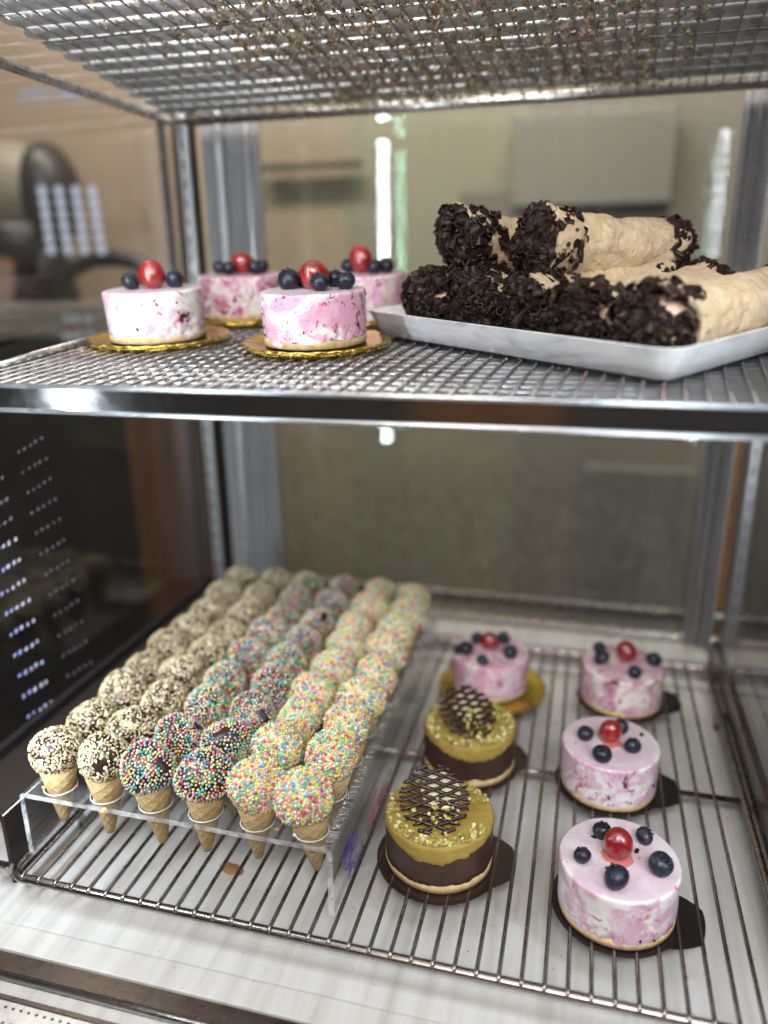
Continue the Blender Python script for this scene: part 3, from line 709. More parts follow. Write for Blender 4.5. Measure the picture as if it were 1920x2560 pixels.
def make_cone(kind, seed, first_wafer=[None]):
    rr = random.Random(seed)
    t = empty('waffle_cone', (0, 0, 0))
    if first_wafer[0] is None:
        o = MB().lathe(prof, 40).build('wafer', wafer, t); first_wafer[0] = o.data
    else:
        o = bpy.data.objects.new('wafer', first_wafer[0]); COL.objects.link(o); o.parent = t
    o.rotation_euler.z = rr.uniform(0, 6)
    L = lump(seed); b = MB(); V, F = ICO[4]; edge = pnoise(seed, 5, .06)
    vs = []
    for v in V:
        vv = Vector(v); r = L(vv); x, y, z = v[0]*BR*r, v[1]*BR*r, v[2]*BZ*r
        a = math.atan2(v[1], v[0]); lo = -BZ*.86+edge(a)
        if z < lo: z = lo-.06*(z-lo)*-1*0
        vs.append((x, y, z+BC))
    b.add(vs, F)
    b.build('coating', white_coat if kind == 'white' else choc, t)
    b = MB(); zmin = {'nut': -.80, 'dark': -.78, 'white': -.86}[kind]
    if kind == 'nut':
        for v in ball_pts(520, .118, rr, zmin):
            vv = Vector(v); r = L(vv)
            if rr.random() < .04 or MN.noise(vv*1.6+Vector((seed*5.1, 0, 0))) > .62: continue
            p = Vector((v[0]*BR*r, v[1]*BR*r, v[2]*BZ*r+BC))*1.0
            q = vv.to_track_quat('Z', 'Y').to_matrix()@Matrix.Rotation(rr.uniform(0, 6.28), 3, 'Z')@Matrix.Rotation(rr.uniform(-.6, .6), 3, 'X')
            s = rr.choice((.10, .13, .15, .18))*rr.uniform(.8, 1.15); g = rr.uniform(.75, 1.1); wh = rr.random()
            tone = (.60*g, .51*g, .33*g) if wh < .5 else ((.66*g, .59*g, .43*g) if wh < .82 else (.44*g, .33*g, .18*g))
            chunk(b, p+vv*.05, s, q, tone, rr)
        b.build('chopped_nuts', nut_mat, t, smooth=False)['kind'] = 'stuff'
    else:
        n, md = (600, .112) if kind == 'dark' else (760, .098)
        for v in ball_pts(n, md, rr, zmin):
            vv = Vector(v); r = L(vv)
            if MN.noise(vv*1.7+Vector((seed*3.3, 1, 0))) > (.55 if kind == 'dark' else .7): continue
            lift = rr.choice((.03, .045, .045, .08 if kind == 'white' else .05))
            p = Vector((v[0]*BR*r, v[1]*BR*r, v[2]*BZ*r+BC))+vv*lift
            s = rr.uniform(.068, .108) if kind == 'dark' else rr.uniform(.078, .116)
            g = rr.uniform(.85, 1.1); tone = tuple(min(.85, c*g) for c in rr.choice(PAL_D if kind == 'dark' else PAL_W))
            b.ball(p, (s, s*rr.uniform(.85, 1), s), 1, 0, tone, rrot(rr) if rr.random() < .3 else None)
        b.build('sprinkles', sprinkle_mat, t)['kind'] = 'stuff'
    return t
protos = {'nut': [make_cone('nut', s) for s in (1, 2, 3, 4)], 'dark': [make_cone('dark', s) for s in (11, 12, 13)], 'white': [make_cone('white', s) for s in (21, 22, 23)]}
ORD = ['first', 'second', 'third', 'fourth', 'fifth', 'sixth', 'seventh', 'eighth', 'ninth']
KIND = ['nut', 'nut', 'dark', 'dark', 'white', 'white']
DESC = {0: 'chopped nut cone, {} from the stand front, in the column by the dark side glass',
        1: 'chopped nut cone, {} from the stand front, in the column touching the sprinkled cones',
        2: 'sprinkled dark chocolate cone, {} from the stand front, column touching the nut cones',
        3: 'sprinkled dark chocolate cone, {} from the stand front, column touching the white coated cones',
        4: 'sprinkled white coated cone, {} from the stand front, column touching the dark coated cones',
        5: 'sprinkled white coated cone, {} from the stand front, column along the lettered clear leg'}
rim0 = None; used = set(); rr = random.Random(77)
GRP = {'nut': 'mini cones with chopped nuts', 'dark': 'mini cones with sprinkles on dark chocolate', 'white': 'mini cones with sprinkles on white coating'}
CX0, CY0, CPX, CPY = 1.181, 2.4, 2.852, 2.915
for j in range(9):
    for i in range(6):
        k = KIND[i]; lst = protos[k]; pr = lst[(i*2+j*3+j//2) % len(lst)]
        c = pr if pr.name not in used else copy_tree(pr)
        used.add(pr.name)
        x, y = CX0+i*CPX, CY0+j*CPY
        c.location = Vector((x, y, HP+rr.uniform(-.06, .1)))*U
        c.rotation_euler = (rr.uniform(-.08, .08), rr.uniform(-.08, .08), rr.uniform(0, 6.28))
        s = rr.uniform(.90, .985); c.scale = (s, s, s*rr.uniform(.97, 1.05))
        tag(c, DESC[i].format(ORD[j]), 'ice cream cone', GRP[k])
        if rim0 is None:
            b = MB(); b.tube([(.86*math.cos(a), .86*math.sin(a), HP+.005) for a in [2*PI*q/32 for q in range(33)]], .036, 6, cap=False)
            rim0 = b.build('hole_rim', simple('pale_lit_rim', (.62, .63, .64), .3), t)  # pale colour stands for light caught in the hole edge
            o = rim0
        else:
            o = rim0.copy(); COL.objects.link(o); o.parent = bpy.data.objects['cone_stand']
        o.location = Vector((x-ox, y-oy, 0))*U
rim0.parent = bpy.data.objects['cone_stand']
# loose bits on the stand
for (u, v, s, nm, lab, tone, m) in ((258, 2028, .22, 'nut_piece', 'pale nut flake lying on the clear stand edge', (.7, .52, .22), 'n'), (237, 2000, .15, 'nut_piece', 'small nut crumb beside the second hole of the clear stand', (.68, .5, .22), 'n'),
        (692, 2074, .14, 'nut_piece', 'brown wafer crumb lying between the two sprinkled cones at the stand front', (.5, .3, .12), 'n'), (109, 1968, .15, 'nut_piece', 'nut crumb beside the outer nut cone at the stand front', (.6, .45, .2), 'n'),
        (737, 2087, .10, 'sugar_ball', 'single white sugar ball lying near the stand corner', (.8, .8, .76), 's'), (193, 1963, .09, 'sugar_ball', 'single pink sugar ball lying between the two front nut cones', (.6, .15, .25), 's')):
    p = on_z(u, v, HP+.06); b = MB()
    if m == 'n': chunk(b, (0, 0, 0), s, rrot(rr), tone, rr); o = b.build(nm, nut_mat, None, False, tuple(p))
    else: b.ball((0, 0, 0), s, 2, 0, tone); o = b.build(nm, sprinkle_mat, None, True, tuple(p))
    tag(o, lab, 'crumb' if m == 'n' else 'sprinkle')

# ------------------------------------------------------------------ berry mousse cakes
CR, CHH = 2.85, 2.82
def blueberry(parent, x, y, z, r, seed, flat=.9):
    rr = random.Random(seed); b = MB(); V, F = ICO[3]
    L = lump(seed); vs = []
    for v in V:
        q = Vector(v); d = math.hypot(v[0], v[1])
        zz = v[2]*flat
        if v[2] > .55 and d < .42: zz -= .30*(1-(d/.42)**2)      # the sunken crown
        f = 1+.5*(L(q)-1); vs.append((v[0]*r*f, v[1]*r*f, zz*r*f))
    b.add(vs, F); o = b.build('blueberry', blue_m, parent, True, (x, y, z+r*flat*.93), (rr.uniform(-.5, .9), rr.uniform(-.6, .6), rr.uniform(0, 6)))
    b = MB(); n = 5
    for k in range(n):
        a = 2*PI*k/n+.3; ca, sa = math.cos(a), math.sin(a)
        b.tube([(ca*.30*r, sa*.30*r, flat*r*.78), (ca*.42*r, sa*.42*r, flat*r*.92), (ca*.60*r, sa*.60*r, flat*r*.86)], [.13*r, .12*r, .03*r], 5)
    b.build('calyx', blue_m, o)
def mousse_cake(name, loc, rot, mat, topmat, berries, cherry, label, seed, syrup=True, base_h=.36, chunks=(), rough_=1.0):
    t = empty(name, loc, rot); tag(t, label, 'cake', 'pink berry mousse cakes with a cherry')
    f = pnoise(seed, 7, .05); g = pnoise(seed+1, 9, .10)
    b = MB(); b.lathe([(CR*.97, 0), (CR*1.0, .05), (CR*1.0, base_h-.04), (CR*.95, base_h+.1)], 80, disp=lambda i, a, r, z: (r-.05+f(a)*.6, z)); b.build('biscuit_base', biscuit, t)
    H = CHH; n = 200
    zs = [base_h*.4]+[base_h*.6+(H-.1-base_h*.6)*i/22 for i in range(1, 22)]+[H-.10, H-.035, H]
    sv = Vector((seed*3.7, seed*1.3, seed*.7)); hem = pnoise(seed+1, 17, .09)
    def disp(i, a, r, z):
        q = Vector((math.cos(a)*CR, math.sin(a)*CR, z))
        if i == 0: z = max(.1, base_h*.7+g(a)*1.1+hem(a)*.9); q.z = z
        elif i < 4: z += (g(a)*.6+hem(a)*.5)*(4-i)/4
        low = max(0, 1-z/(H*.8))
        sm = MN.noise(q*.9+sv)*.035+MN.noise(q*2.3+sv)*.018+MN.noise(q*5+sv)*.008
        rid = 1-abs(MN.noise(Vector((q.x*1.1, q.y*1.1, q.z*1.9))+sv*2)); gouge = max(0, rid-.9)*1.1*low+max(0, MN.noise(q*1.5+sv*1.7)-.35)*.35*low*rough_
        if i >= len(zs)-3: sm *= .35; gouge = 0
        return r*(1-.02*(1-z/H))+sm+f(a)*.3-gouge, z
    b = MB(); b.lathe([(CR, z) for z in zs[:-2]]+[(CR-.03, H-.035), (CR-.10, H)], n, disp=disp, close=False)
    m = len(zs)
    b.add([(x, y, z) for x, y, z in b.v[(m-1)*n:m*n]]+[((CR-.3)*math.cos(2*PI*k/n), (CR-.3)*math.sin(2*PI*k/n), H+.012) for k in range(n)]+[(0, 0, H+.03)],
          [(k, (k+1) % n, n+(k+1) % n, n+k) for k in range(n)]+[(n+k, n+(k+1) % n, 2*n) for k in range(n)], 1)
    o = b.build('mousse', [mat, topmat], t); sharp_by_angle(o, 50)
    fb = MB(); rf = random.Random(seed+77)
    for _ in range(46):
        a = rf.uniform(0, 2*PI); z = base_h+.15+(H-base_h-.35)*rf.random()**1.7; s_ = rf.choice((.03, .04, .05, .07, .11, .16))
        if MN.noise(Vector((math.cos(a)*2, math.sin(a)*2, z))+sv) < .02: continue
        q_ = Matrix.Rotation(a, 3, 'Z')@Matrix.Diagonal((.35, 1, 1.2))@Matrix.Rotation(rf.uniform(0, 6), 3, 'X')
        chunk(fb, ((CR-.0)*math.cos(a), (CR-.0)*math.sin(a), z), s_, q_, None, rf)
    for _ in range(14):
        a = rf.uniform(0, 2*PI); r_ = CR*.95*math.sqrt(rf.random()); chunk(fb, (r_*math.cos(a), r_*math.sin(a), H+.015), rf.choice((.025, .035, .05)), Matrix.Rotation(a, 3, 'Z')@Matrix.Diagonal((1, 1, .3)), None, rf)
    fb.build('fruit_flecks', jam_m, t, False)['kind'] = 'stuff'
    if cherry:
        cx, cyy, rx, rz = cherry
        if syrup:
            b = MB(); s = pnoise(seed+5, 5, .12)
            b.lathe([(.01, .028), (rx*.9, .022), (rx*1.12, .008), (rx*1.14, -.01)], 36, disp=lambda i, a, r, z: (r*(1+s(a)), z)); b.build('syrup_spot', syrup_m, t, True, (cx, cyy-.12, H+.012))
        b = MB(); V, F = ICO[4]; L = lump(seed+9)
        b.add([(v[0]*rx*(1+.5*(L(Vector(v))-1)), v[1]*rx*(1+.5*(L(Vector(v))-1)), v[2]*rz) for v in V], F)
        b.build('cherry', cherry_m, t, True, (cx, cyy, H+rz*.9), (random.Random(seed).uniform(-.2, .15), random.Random(seed+3).uniform(-.25, .1), 0))
    for k, (x, y, r) in enumerate(berries): blueberry(t, x, y, H+.01, r, seed*31+k)
    rr = random.Random(seed+2)
    for x, y, s in chunks:
        b = MB(); chunk(b, (0, 0, 0), s, Matrix.Rotation(rr.uniform(0, 6), 3, 'Z'), None, rr); b.build('berry_bit', jam_m, t, False, (x, y, H+.02)); 
    return t
def board(loc, m, r, tab, name, label, ang=0.0):
    b = MB(); n = 72; pts = []
    for k in range(n):
        a = 2*PI*k/n; rr_ = r; d = (a+PI) % (2*PI)-PI
        if tab and abs(d) < .62: 
            q = 1-abs(d)/.62; rr_ = r+tab*min(1, q*1.7)
        pts.append((rr_*math.cos(a), rr_*math.sin(a)))
    vs = [(x, y, z) for z in (0, .07) for x, y in pts]
    b.add(vs, [tuple(range(n-1, -1, -1)), tuple(range(n, 2*n))]+[(k, (k+1) % n, n+(k+1) % n, n+k) for k in range(n)])
    o = b.build(name, m, None, False, loc, (0, 0, ang)); return tag(o, label, 'cake board')
def gold_plate(loc, rot, r, label):
    b = MB(); n = 144
    prof = [(.0, .06), (r*.74, .06), (r*.80, .09), (r*.86, .13), (r*.93, .2), (r*.975, .235), (r, .22), (r*1.005, .17), (r*.99, .0), (r*.8, .0), (.0, .0)]
    def disp(i, a, rr_, z):
        q = rr_/r
        s = abs(math.sin(a*13)) if q > .7 else 0
        return rr_*(1+(.035*s*(q-.5) if q > .9 else 0)), z+(.06*s*max(0, q-.78)/.2 if .7 < q and z > .05 else 0)+(.012*math.sin(rr_*14) if .3 < q < .8 and z > .01 else 0)
    b.lathe(prof[:-1]+[(.02, .0)], n, disp=disp, close=False)
    o = b.build('gold_plate', gold, None, True, loc, rot); return tag(o, label, 'cake plate', 'scalloped gold cake plates')

board((30.1, 5.4, .02), board_black, 3.12, 1.05, 'cake_board', 'round black board with a tab under the pink cake at the front', -.12)
mousse_cake('mousse_cake', (30.1, 5.4, .1), (0, 0, 0), mousse_front, skin_mat, [(-.83, 1.26, .46), (1.21, 1.34, .44), (-1.76, -.73, .42), (1.82, -.59, .58), (-.23, -1.91, .60)], (-.1, .08, .68, .80),
            'pale pink mousse cake with five blueberries at the front of the wire rack', 41, True, .36, [(-1.25, 1.0, .22), (.85, .55, .22), (.95, .1, .07)])
board((29.85, 15.05, .02), board_black, 3.12, 1.05, 'cake_board', 'round black board with a tab under the middle pink cake', .02)
mousse_cake('mousse_cake', (29.85, 15.05, .1), (0, 0, 1.3), mousse_front, skin_mat, [(-.48, 1.41, .5), (1.28, -.25, .5), (-.37, -1.36, .5), (-2.07, .01, .55)], (.04, .1, .64, .78),
            'pale pink mousse cake in the middle of the rack row with black boards', 52, True, .36, [(1.6, -1.4, .24), (-1.2, 1.8, .1)])
board((30.9, 25.2, .02), board_black, 3.12, 1.1, 'cake_board', 'round black board with a tab under the rearmost dark streaked cake', .12)
mousse_cake('mousse_cake', (30.9, 25.2, .1), (0, 0, 0), mousse_dark, skin_berry, [(-1.69, 1.26, .48), (-1.52, -.44, .58), (2.06, .22, .54), (.65, -1.92, .48), (.4, 1.6, .45)], (.16, .4, .70, .85),
            'dark streaked berry mousse cake on a black board at the rear of the rack', 63, False)
gold_plate((21.6, 24.6, .02), (0, 0, 0), 3.95, 'scalloped gold plate under the pink cake at the rear of the wire rack')
mousse_cake('mousse_cake', (21.35, 24.95, .09), (0, 0, 0), mousse_pink, skin_berry, [(.84, 1.49, .5), (-1.69, -.94, .55), (-2.2, -1.0, .4), (-.28, -2.2, .42), (1.57, -.76, .55), (-1.1, 1.04, .48)], (-.08, .24, .66, .72),
            'rosy mousse cake on a gold plate behind the pistachio cakes', 74, False)
# four cakes on the middle shelf
for x, y, mat, tp, bs, ch, lab, pl, sd in (
    (2.1, 15.3, mousse_cream, skin_mat, [(-1.65, .3, .5), (-.95, -.7, .48), (1.35, .3, .55)], (.15, -.1, .78, .86), 'creamy mousse cake with faint pink streaks at the outer end of the middle shelf', 'scalloped gold plate under the creamy cake at the shelf end', 81),
    (12.4, 14.3, mousse_pink, skin_mat, [(-1.35, .0, .62), (-1.0, 1.2, .5), (.75, -1.0, .52), (1.0, .9, .52), (2.0, -.3, .5)], (.1, .1, .82, .80), 'bright pink mousse cake beside the white tray on the middle shelf', 'scalloped gold plate under the bright pink cake beside the tray', 92),
    (3.6, 24.2, mousse_dark, skin_berry, [(-1.6, .3, .5), (-.4, -.8, .5), (1.5, .4, .5), (1.3, -.4, .5)], (.15, .2, .80, .78), 'blurred berry mousse cake behind and between the two front shelf cakes', 'scalloped gold plate under the blurred cake between the two front shelf cakes', 103),
    (12.4, 23.6, mousse_pink, skin_berry, [(-1.0, .6, .5), (1.1, -.5, .5), (1.7, .2, .5), (-.2, 1.4, .5)], (.0, .1, .72, .95), 'pink mousse cake half hidden behind the bright pink one near the rolls', 'scalloped gold plate under the half hidden cake near the rolls', 114)):
    gold_plate(SH(x+.1, y-.1, .04), (TILT, 0, .1), 4.05 if y < 20 else 3.9, pl)
    mousse_cake('mousse_cake', SH(x, y, .14), (TILT, 0, 0), mat, tp, bs, ch, lab, sd, False, .42)

# ------------------------------------------------------------------ pistachio cakes
def pistachio_cake(loc, rotz, seed, label):
    t = empty('pistachio_cake', loc, (0, 0, rotz)); tag(t, label, 'cake', 'pistachio and chocolate cakes with lattice discs')
    f = pnoise(seed, 6, .03); g = pnoise(seed+1, 11, .11); e = pnoise(seed+4, 9, .10)
    b = MB(); b.lathe([(2.70, 0), (2.86, .05), (2.86, .42), (2.6, .58)], 90, disp=lambda i, a, r, z: (r+f(a)*1.2, z)); b.build('biscuit_base', biscuit, t)
    n = 220; H = 2.80
    sv = Vector((seed*1.7, seed*.6, 0)); fa = -PI/2-.15+(seed % 7)*.05
    def hem(a):                                              # where the cream ends: high at the sides, dripping down in front
        d = (a-fa+PI) % (2*PI)-PI
        q = Vector((math.cos(a)*3, math.sin(a)*3, 0))+sv
        rag = MN.noise(q*1.6)*.16+MN.noise(q*4)*.10+(MN.noise(q*9)*.05)
        return 2.42-.62*math.exp(-(d/.75)**2)+rag*(1 if abs(d) < 1.4 else .5)
    def foot(a):
        q = Vector((math.cos(a)*3, math.sin(a)*3, 7))+sv; return .44+MN.noise(q*1.3)*.16+MN.noise(q*4.5)*.09+MN.noise(q*10)*.04
    b = MB(); zr = [0, .05, .2, .4, .6, .8, .95, 1]
    def dband(i, a, r, z):
        z0_, z1_ = foot(a), min(2.66, hem(a)+.22+.12*MN.noise(Vector((math.cos(a)*2, math.sin(a)*2, seed)))); z = z0_+(z1_-z0_)*zr[i]
        q = Vector((math.cos(a)*3, math.sin(a)*3, z))+sv
        r = 2.86+MN.noise(q*.8)*.03+MN.noise(q*3)*.012-max(0, MN.noise(q*1.3)-.38)*.25
        return r-(.07 if i == 0 else .035 if i == len(zr)-1 else 0), z
    b.lathe([(2.86, z) for z in zr], n, disp=dband, close=False); b.build('chocolate_band', choc_band, t)
    b = MB(); zs = [0, .12, .35, .6, .85]
    def dcream(i, a, r, z):
        h = hem(a); q = Vector((math.cos(a)*3, math.sin(a)*3, 3+i))+sv
        if i < 5:
            z = h+(H-.07-h)*zs[i]; d = (a-fa+PI) % (2*PI)-PI
            return 2.845+(.03 if i in (0, 1) and abs(d) > 1.0 else .055 if i < 3 else .02)+MN.noise(q*1.5)*.022-(.05 if i == 0 else 0)-max(0, MN.noise(q*2.2)-.3)*.15, z
        return r+MN.noise(q)*.01, z
    b.lathe([(2.85, 0)]*5+[(2.835, H-.05), (2.78, H-.005), (2.70, H+.012), (1.5, H+.02), (.01, H+.02)], n, disp=dcream, close=False)
    b.ball((.05, .45, H-.15), (1.15, .95, .95), 3)
    o = b.build('pistachio_cream', pist_cream, t)
    b = MB(); rr = random.Random(seed)
    def crumb(x, y, z, s):
        g_ = rr.uniform(.8, 1.1); w_ = rr.random()
        tone = (.55*g_, .50*g_, .16*g_) if w_ < .45 else ((.70*g_, .66*g_, .36*g_) if w_ < .72 else ((.30*g_, .30*g_, .06*g_) if w_ < .92 else (.24*g_, .13*g_, .10*g_)))
        chunk(b, (x, y, z), s, rrot(rr), tone, rr)
    for _ in range(460):
        a = rr.uniform(0, 2*PI); r = 2.76-abs(rr.gauss(0, .40))
        if r < 1.6 or MN.noise(Vector((math.cos(a)*1.4, math.sin(a)*1.4, seed))) > .36 or rr.random() < .2: continue
        crumb(r*math.cos(a), r*math.sin(a), H+.05+rr.uniform(0, .08), rr.choice((.07, .10, .14, .19)))
    for _ in range(34):
        x, y = rr.gauss(.35, .6), rr.gauss(-.95, .4); crumb(x, y, H+.25+max(0, (y+1.75)*.68)+.06, rr.choice((.09, .12, .17)))
    b.build('chopped_pistachio', pist_mat, t, False)['kind'] = 'stuff'
    # chocolate lattice disc leaning on the top
    R = 1.84; b = MB(); dd = .45
    for s_ in (1, -1):
        for k in range(-6, 7):
            d = Vector((1, s_*.35, 0)).normalized(); nn = Vector((-d.y, d.x, 0)); c0 = nn*(k*dd)
            h = c0.length
            if h < R-.04:
                q = math.sqrt(R*R-h*h)+rr.uniform(-.03, .02); m_ = 12
                b.tube([c0+d*(-q+2*q*i/m_)+nn*(.02*math.sin(i*1.3+k))+Vector((0, 0, .03*s_+.012*math.sin(i*2+k))) for i in range(m_+1)], [.05]+[rr.uniform(.098, .112) for _ in range(m_-1)]+[.05], 8)
    b.build('lattice_disc', lattice_choc, t, True, (-.2, -.30, H+.93), (.50, 0, .27))
    b = MB(); b.lathe([(.01, -.03), (1.0, -.03), (1.06, 0), (1.0, .04), (.01, .05)], 40, close=False); b.build('cream_disc', white_choc_disc, t, True, (.0, .32, H+1.0), (.50, 0, .27))
    return t
board((21.05, 6.55, .02), board_brown, 3.36, .7, 'cake_board', 'round dark brown board with a tab under the front pistachio cake', .12)
pistachio_cake((21.0, 6.65, .1), 0, 131, 'pistachio topped chocolate cake with open lattice disc at the front of the rack')
board((21.35, 15.2, .02), board_brown, 3.1, .7, 'cake_board', 'round dark brown board under the pistachio cake further back', .45)
pistachio_cake((21.3, 15.25, .1), .35, 142, 'pistachio topped chocolate cake between the front one and the gold plate')

# ------------------------------------------------------------------ tray of rolls
P1, PC = Vector(SH(15.2, 17.6)), Vector(SH(30.2, 6.65))
E1 = (PC-P1).normalized(); NN = Vector((0, -MS, 1)).normalized(); A1 = NN.cross(E1).normalized()
Lx = (PC-P1).length; Ly = 15.0; TH = 1.40; FL = .72
t = empty('serving_tray', tuple(P1)); tag(t, 'white marbled rectangular tray with flared rim holding chocolate ended rolls', 'tray')
t.rotation_euler = Matrix((E1, A1, NN)).transposed().to_euler()
b = MB(); n = 8
def rrect(inset, h, rc):
    x0_, x1_, y0_, y1_ = inset, Lx-inset, inset, Ly-inset; r = []
    for cx, cyy, a0 in ((x1_-rc, y0_+rc, -PI/2), (x1_-rc, y1_-rc, 0), (x0_+rc, y1_-rc, PI/2), (x0_+rc, y0_+rc, PI)):
        r += [(cx+rc*math.cos(a0+PI/2*i/n), cyy+rc*math.sin(a0+PI/2*i/n), h) for i in range(n+1)]
    return r
rings = [rrect(.5, 0.0, .5), rrect(0, .02, .6), rrect(-.1, .1, .65), rrect(-FL*.6, .78, .9), rrect(-FL, TH, 1.1), rrect(-FL-.02, TH+.05, 1.1), rrect(-FL+.07, TH+.07, 1.05), rrect(-FL*.45, .62, .9), rrect(.1, .25, .8), rrect(.6, .2, .6)]
m = len(rings[0]); vs = [p for r in rings for p in r]
fs = [(i*m+k, i*m+(k+1) % m, (i+1)*m+(k+1) % m, (i+1)*m+k) for i in range(len(rings)-1) for k in range(m)]+[tuple(range(m-1, -1, -1)), tuple((len(rings)-1)*m+k for k in range(m))]
b.add(vs, fs); sharp_by_angle(b.build('tray_body', tray_m, t), 60)
TM = t.rotation_euler.to_matrix()
def tray_pt(e, a, h): return P1+E1*e+A1*a+NN*h

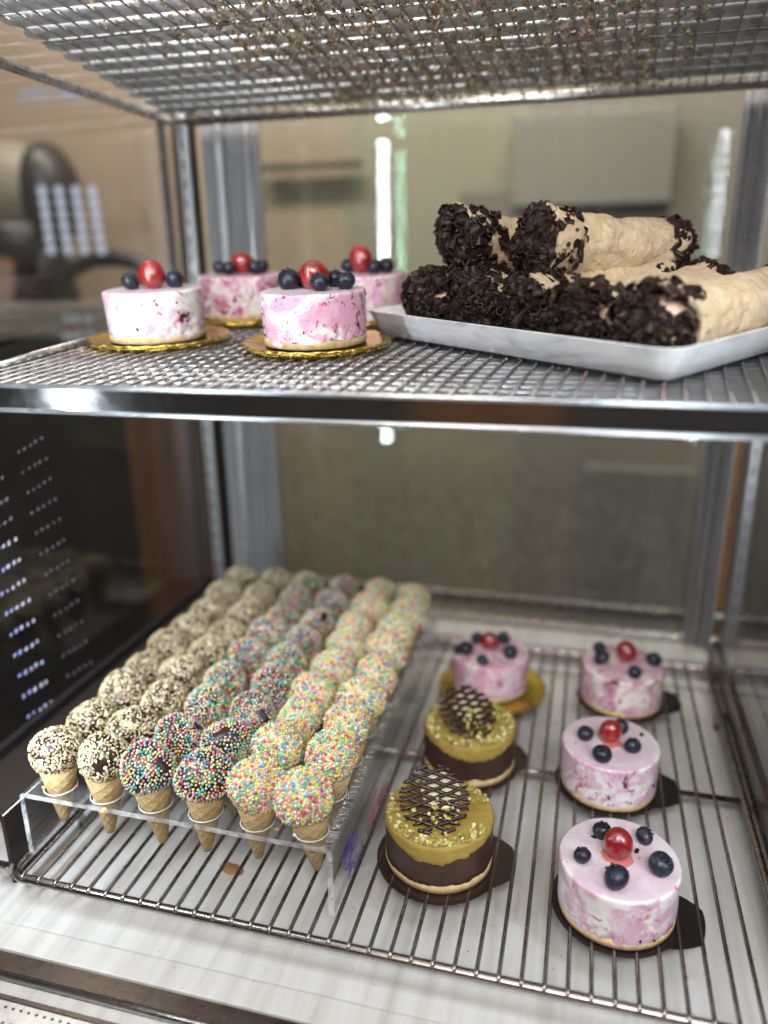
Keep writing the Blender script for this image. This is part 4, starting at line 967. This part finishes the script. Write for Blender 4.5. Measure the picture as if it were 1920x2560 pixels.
RL = 11.6
def make_roll(seed, R=1.68, sleeve=180, reach=2.7, gap=.30):
    rr = random.Random(seed); t = empty('cream_roll', (0, 0, 0))
    f = pnoise(seed, 5, .02); b = MB(); n, ms = 96, 70; wl = .16
    nzs = [pnoise(seed*3+i//3, 6, .018) for i in range(ms+1)]
    def cut(a, side): return .75*math.cos(a-1.2 if side else a+.6)+.5     # slanted ends
    def pt(i, k, inner=False):
        a = 2*PI*1.12*k/n-.4; s = i/ms
        y0_, y1_ = cut(a, 0), RL-cut(a, 1); y = y0_+(y1_-y0_)*s
        flare = 1+.10*(2*abs(s-.5))**3-.04*math.sin(PI*s)
        r = R*flare*(1+f(a))+nzs[i](a)*1.2+.20*(k/n)
        qv = Vector((math.cos(a)*1.2, y*.55, math.sin(a)*1.2)); r += MN.noise(qv*.8+Vector((seed, 0, 0)))*.26+MN.noise(qv*2.2+Vector((seed, 3, 0)))*.10+MN.noise(qv*4.5)*.035-max(0, .06-abs(MN.noise(qv*.9+Vector((seed, 8, 2)))))*1.6
        if inner: r -= wl
        return (r*math.cos(a), y, r*math.sin(a)*.94)
    V = [pt(i, k) for i in range(ms+1) for k in range(n+1)]+[pt(i, k, True) for i in range(ms+1) for k in range(n+1)]
    w_, off = n+1, (ms+1)*(n+1); F = []
    for i in range(ms):
        for k in range(n):
            q = i*w_+k; F.append((q, q+w_, q+w_+1, q+1)); F.append((off+q, off+q+1, off+q+w_+1, off+q+w_))
    for k in range(n):
        F.append((k, k+1, off+k+1, off+k)); q = ms*w_+k; F.append((q, off+q, off+q+1, q+1))
    for i in range(ms):
        q = i*w_; F.append((q, off+q, off+q+w_, q+w_)); q = i*w_+n; F.append((q, q+w_, off+q+w_, off+q))
    b.add(V, F); o = b.build('pastry_shell', pastry, t); sharp_by_angle(o, 55)
    for side in (0, 1):
        b = MB(); L = lump(seed+side); VV, FF = ICO[3]; c = Vector((0, 1.35 if side == 0 else RL-1.35, 0))
        b.add([c+Vector((v[0]*R*.93*L(Vector(v)), v[1]*1.35*L(Vector(v)), v[2]*R*.88*L(Vector(v)))) for v in VV], FF); b.build('cream_filling', roll_cream, t)
        b = MB(); sg = -1 if side == 0 else 1
        def curl(p, nrm, s):
            q = nrm.to_track_quat('Z', 'Y').to_matrix()@Matrix.Rotation(rr.uniform(0, 6.3), 3, 'Z')@Matrix.Rotation(rr.uniform(-.9, .9), 3, 'X')
            ty = rr.random()
            if ty < .68:                                         # rolled flake with torn ends
                rad = s*rr.uniform(.28, .6); half = rr.uniform(.7, 1.7); ln = s*rr.uniform(.5, 1.0); m_ = 6; vs = []
                jg = [(rr.uniform(.5, 1.15), rr.uniform(.5, 1.15)) for _ in range(m_+1)]; tw = rr.uniform(-.5, .5)
                for th_ in (0, -.045):
                    for i in range(m_+1):
                        an = -half+2*half*i/m_
                        for j_, jx in enumerate((-1, 1)):
                            an2 = an+tw*jx*.5; vs.append(p+q@Vector(((rad+th_)*math.sin(an2), jx*ln*.55*jg[i][j_], (rad+th_)*math.cos(an2)-rad*.4)))
                w3 = 2*(m_+1); fs = []
                for i in range(m_): fs += [(2*i, 2*i+1, 2*i+3, 2*i+2), (w3+2*i, w3+2*i+2, w3+2*i+3, w3+2*i+1), (2*i, 2*i+2, w3+2*i+2, w3+2*i), (2*i+1, w3+2*i+1, w3+2*i+3, 2*i+3)]
                fs += [(0, w3, w3+1, 1), (2*m_, 2*m_+1, w3+2*m_+1, w3+2*m_)]
                b.add(vs, fs)
            else:                                                # hollow quill
                rad = s*rr.uniform(.18, .33); ln = s*rr.uniform(.7, 1.5); d = q@Vector((rr.uniform(-.6, .6), 1, rr.uniform(-.1, .9))).normalized(); ax = d.orthogonal().normalized(); bx = d.cross(ax); m_ = 9
                vs = [p+d*(ln*(j-.5))+(ax*math.cos(2*PI*.9*k/m_)+bx*math.sin(2*PI*.9*k/m_))*(rad if o_ == 0 else rad*.7) for o_ in (0, 1) for j in (0, 1) for k in range(m_+1)]
                w3 = m_+1; fs = [(k, k+1, w3+k+1, w3+k) for k in range(m_)]+[(2*w3+k, 3*w3+k, 3*w3+k+1, 2*w3+k+1) for k in range(m_)]+[(j*w3+k, 2*w3+j*w3+k, 2*w3+j*w3+k+1, j*w3+k+1) for j in (0, 1) for k in range(m_)]
                b.add(vs, fs)
        for _ in range(420):                                     # over the rounded end
            a = rr.uniform(0, 2*PI); u_ = rr.random()**.5; rad = R*1.0*u_
            ex = .55*math.sqrt(max(0, 1-u_*u_))
            base = (cut(a, side)*u_+.35*(1-u_)); y = base-ex if side == 0 else RL-base+ex
            nrm = Vector((math.cos(a)*u_, sg*(1.1-u_*.6), math.sin(a)*u_)).normalized()
            if MN.noise(Vector((rad*math.cos(a)*.8, seed*2.0+side*9, rad*math.sin(a)*.8))) > gap: continue
            curl(Vector((rad*math.cos(a), y, rad*math.sin(a)*.94))+nrm*rr.uniform(0, .15), nrm, rr.uniform(.42, .78))
        for _ in range(sleeve):                                      # sleeve of shavings around the rim
            a = rr.gauss(PI*.5 if side == 0 else 1.9, 1.9); y = cut(a, side)-.3+reach*rr.random()**1.6*(1 if side == 0 else .6)
            y = y if side == 0 else RL-y
            nrm = Vector((math.cos(a), 0, math.sin(a)))
            curl(Vector(nrm)*(R*1.06+.12), nrm, rr.uniform(.35, .6)) if False else curl(Vector((nrm.x*(R*1.07), y, nrm.z*(R*1.02))), nrm, rr.uniform(.42, .75))
        b.build('chocolate_shavings', shaving, t, False)['kind'] = 'stuff'
    return t
proto_roll = [make_roll(201), make_roll(202), make_roll(203), make_roll(204, 1.68, 75, 1.5, .16)]
ru = set()
def place_roll(k, p, d, spin, label, s=1.0):
    pr = proto_roll[k]; c = pr if k not in ru else copy_tree(pr); ru.add(k)
    y = d.normalized(); x = y.cross(Vector((0, 0, 1))).normalized(); z = x.cross(y)
    m_ = Matrix((x, y, z)).transposed()@Matrix.Rotation(spin, 3, 'Y')
    c.rotation_euler = m_.to_euler(); c.location = p*U; c.scale = (s, s, s)
    tag(c, label, 'pastry roll', 'cream rolls with chocolate shavings stacked on the tray')
for k, (e, a, lab, sp) in enumerate(((3.4, .9, 'cream roll at the low end of the bottom layer nearest the gold plates', .2), (6.75, .85, 'bottom layer cream roll second from the gold plates', .9), (10.1, .8, 'bottom layer cream roll in the middle under the long upper roll', 1.7),
                             (13.4, .7, 'bottom layer cream roll with bare cream showing beside the corner roll', .5), (16.7, .95, 'large pale cream roll at the tray front corner', -.2))):
    place_roll((0, 1, 2, 3, 3)[k], tray_pt(e, a, 1.95), A1+E1*(.0 if k < 4 else .06), sp, lab)
UD = Vector((.60, .80, -.03))
place_roll(2, on_y(1140, 608, 17.0), UD, 1.2, 'upper cream roll mostly coated with shavings at the end by the gold plates')
place_roll(0, on_y(1325, 612, 13.4), UD, 2.6, 'long pale upper cream roll lying across the top of the stack')
bpy.context.view_layer.update()
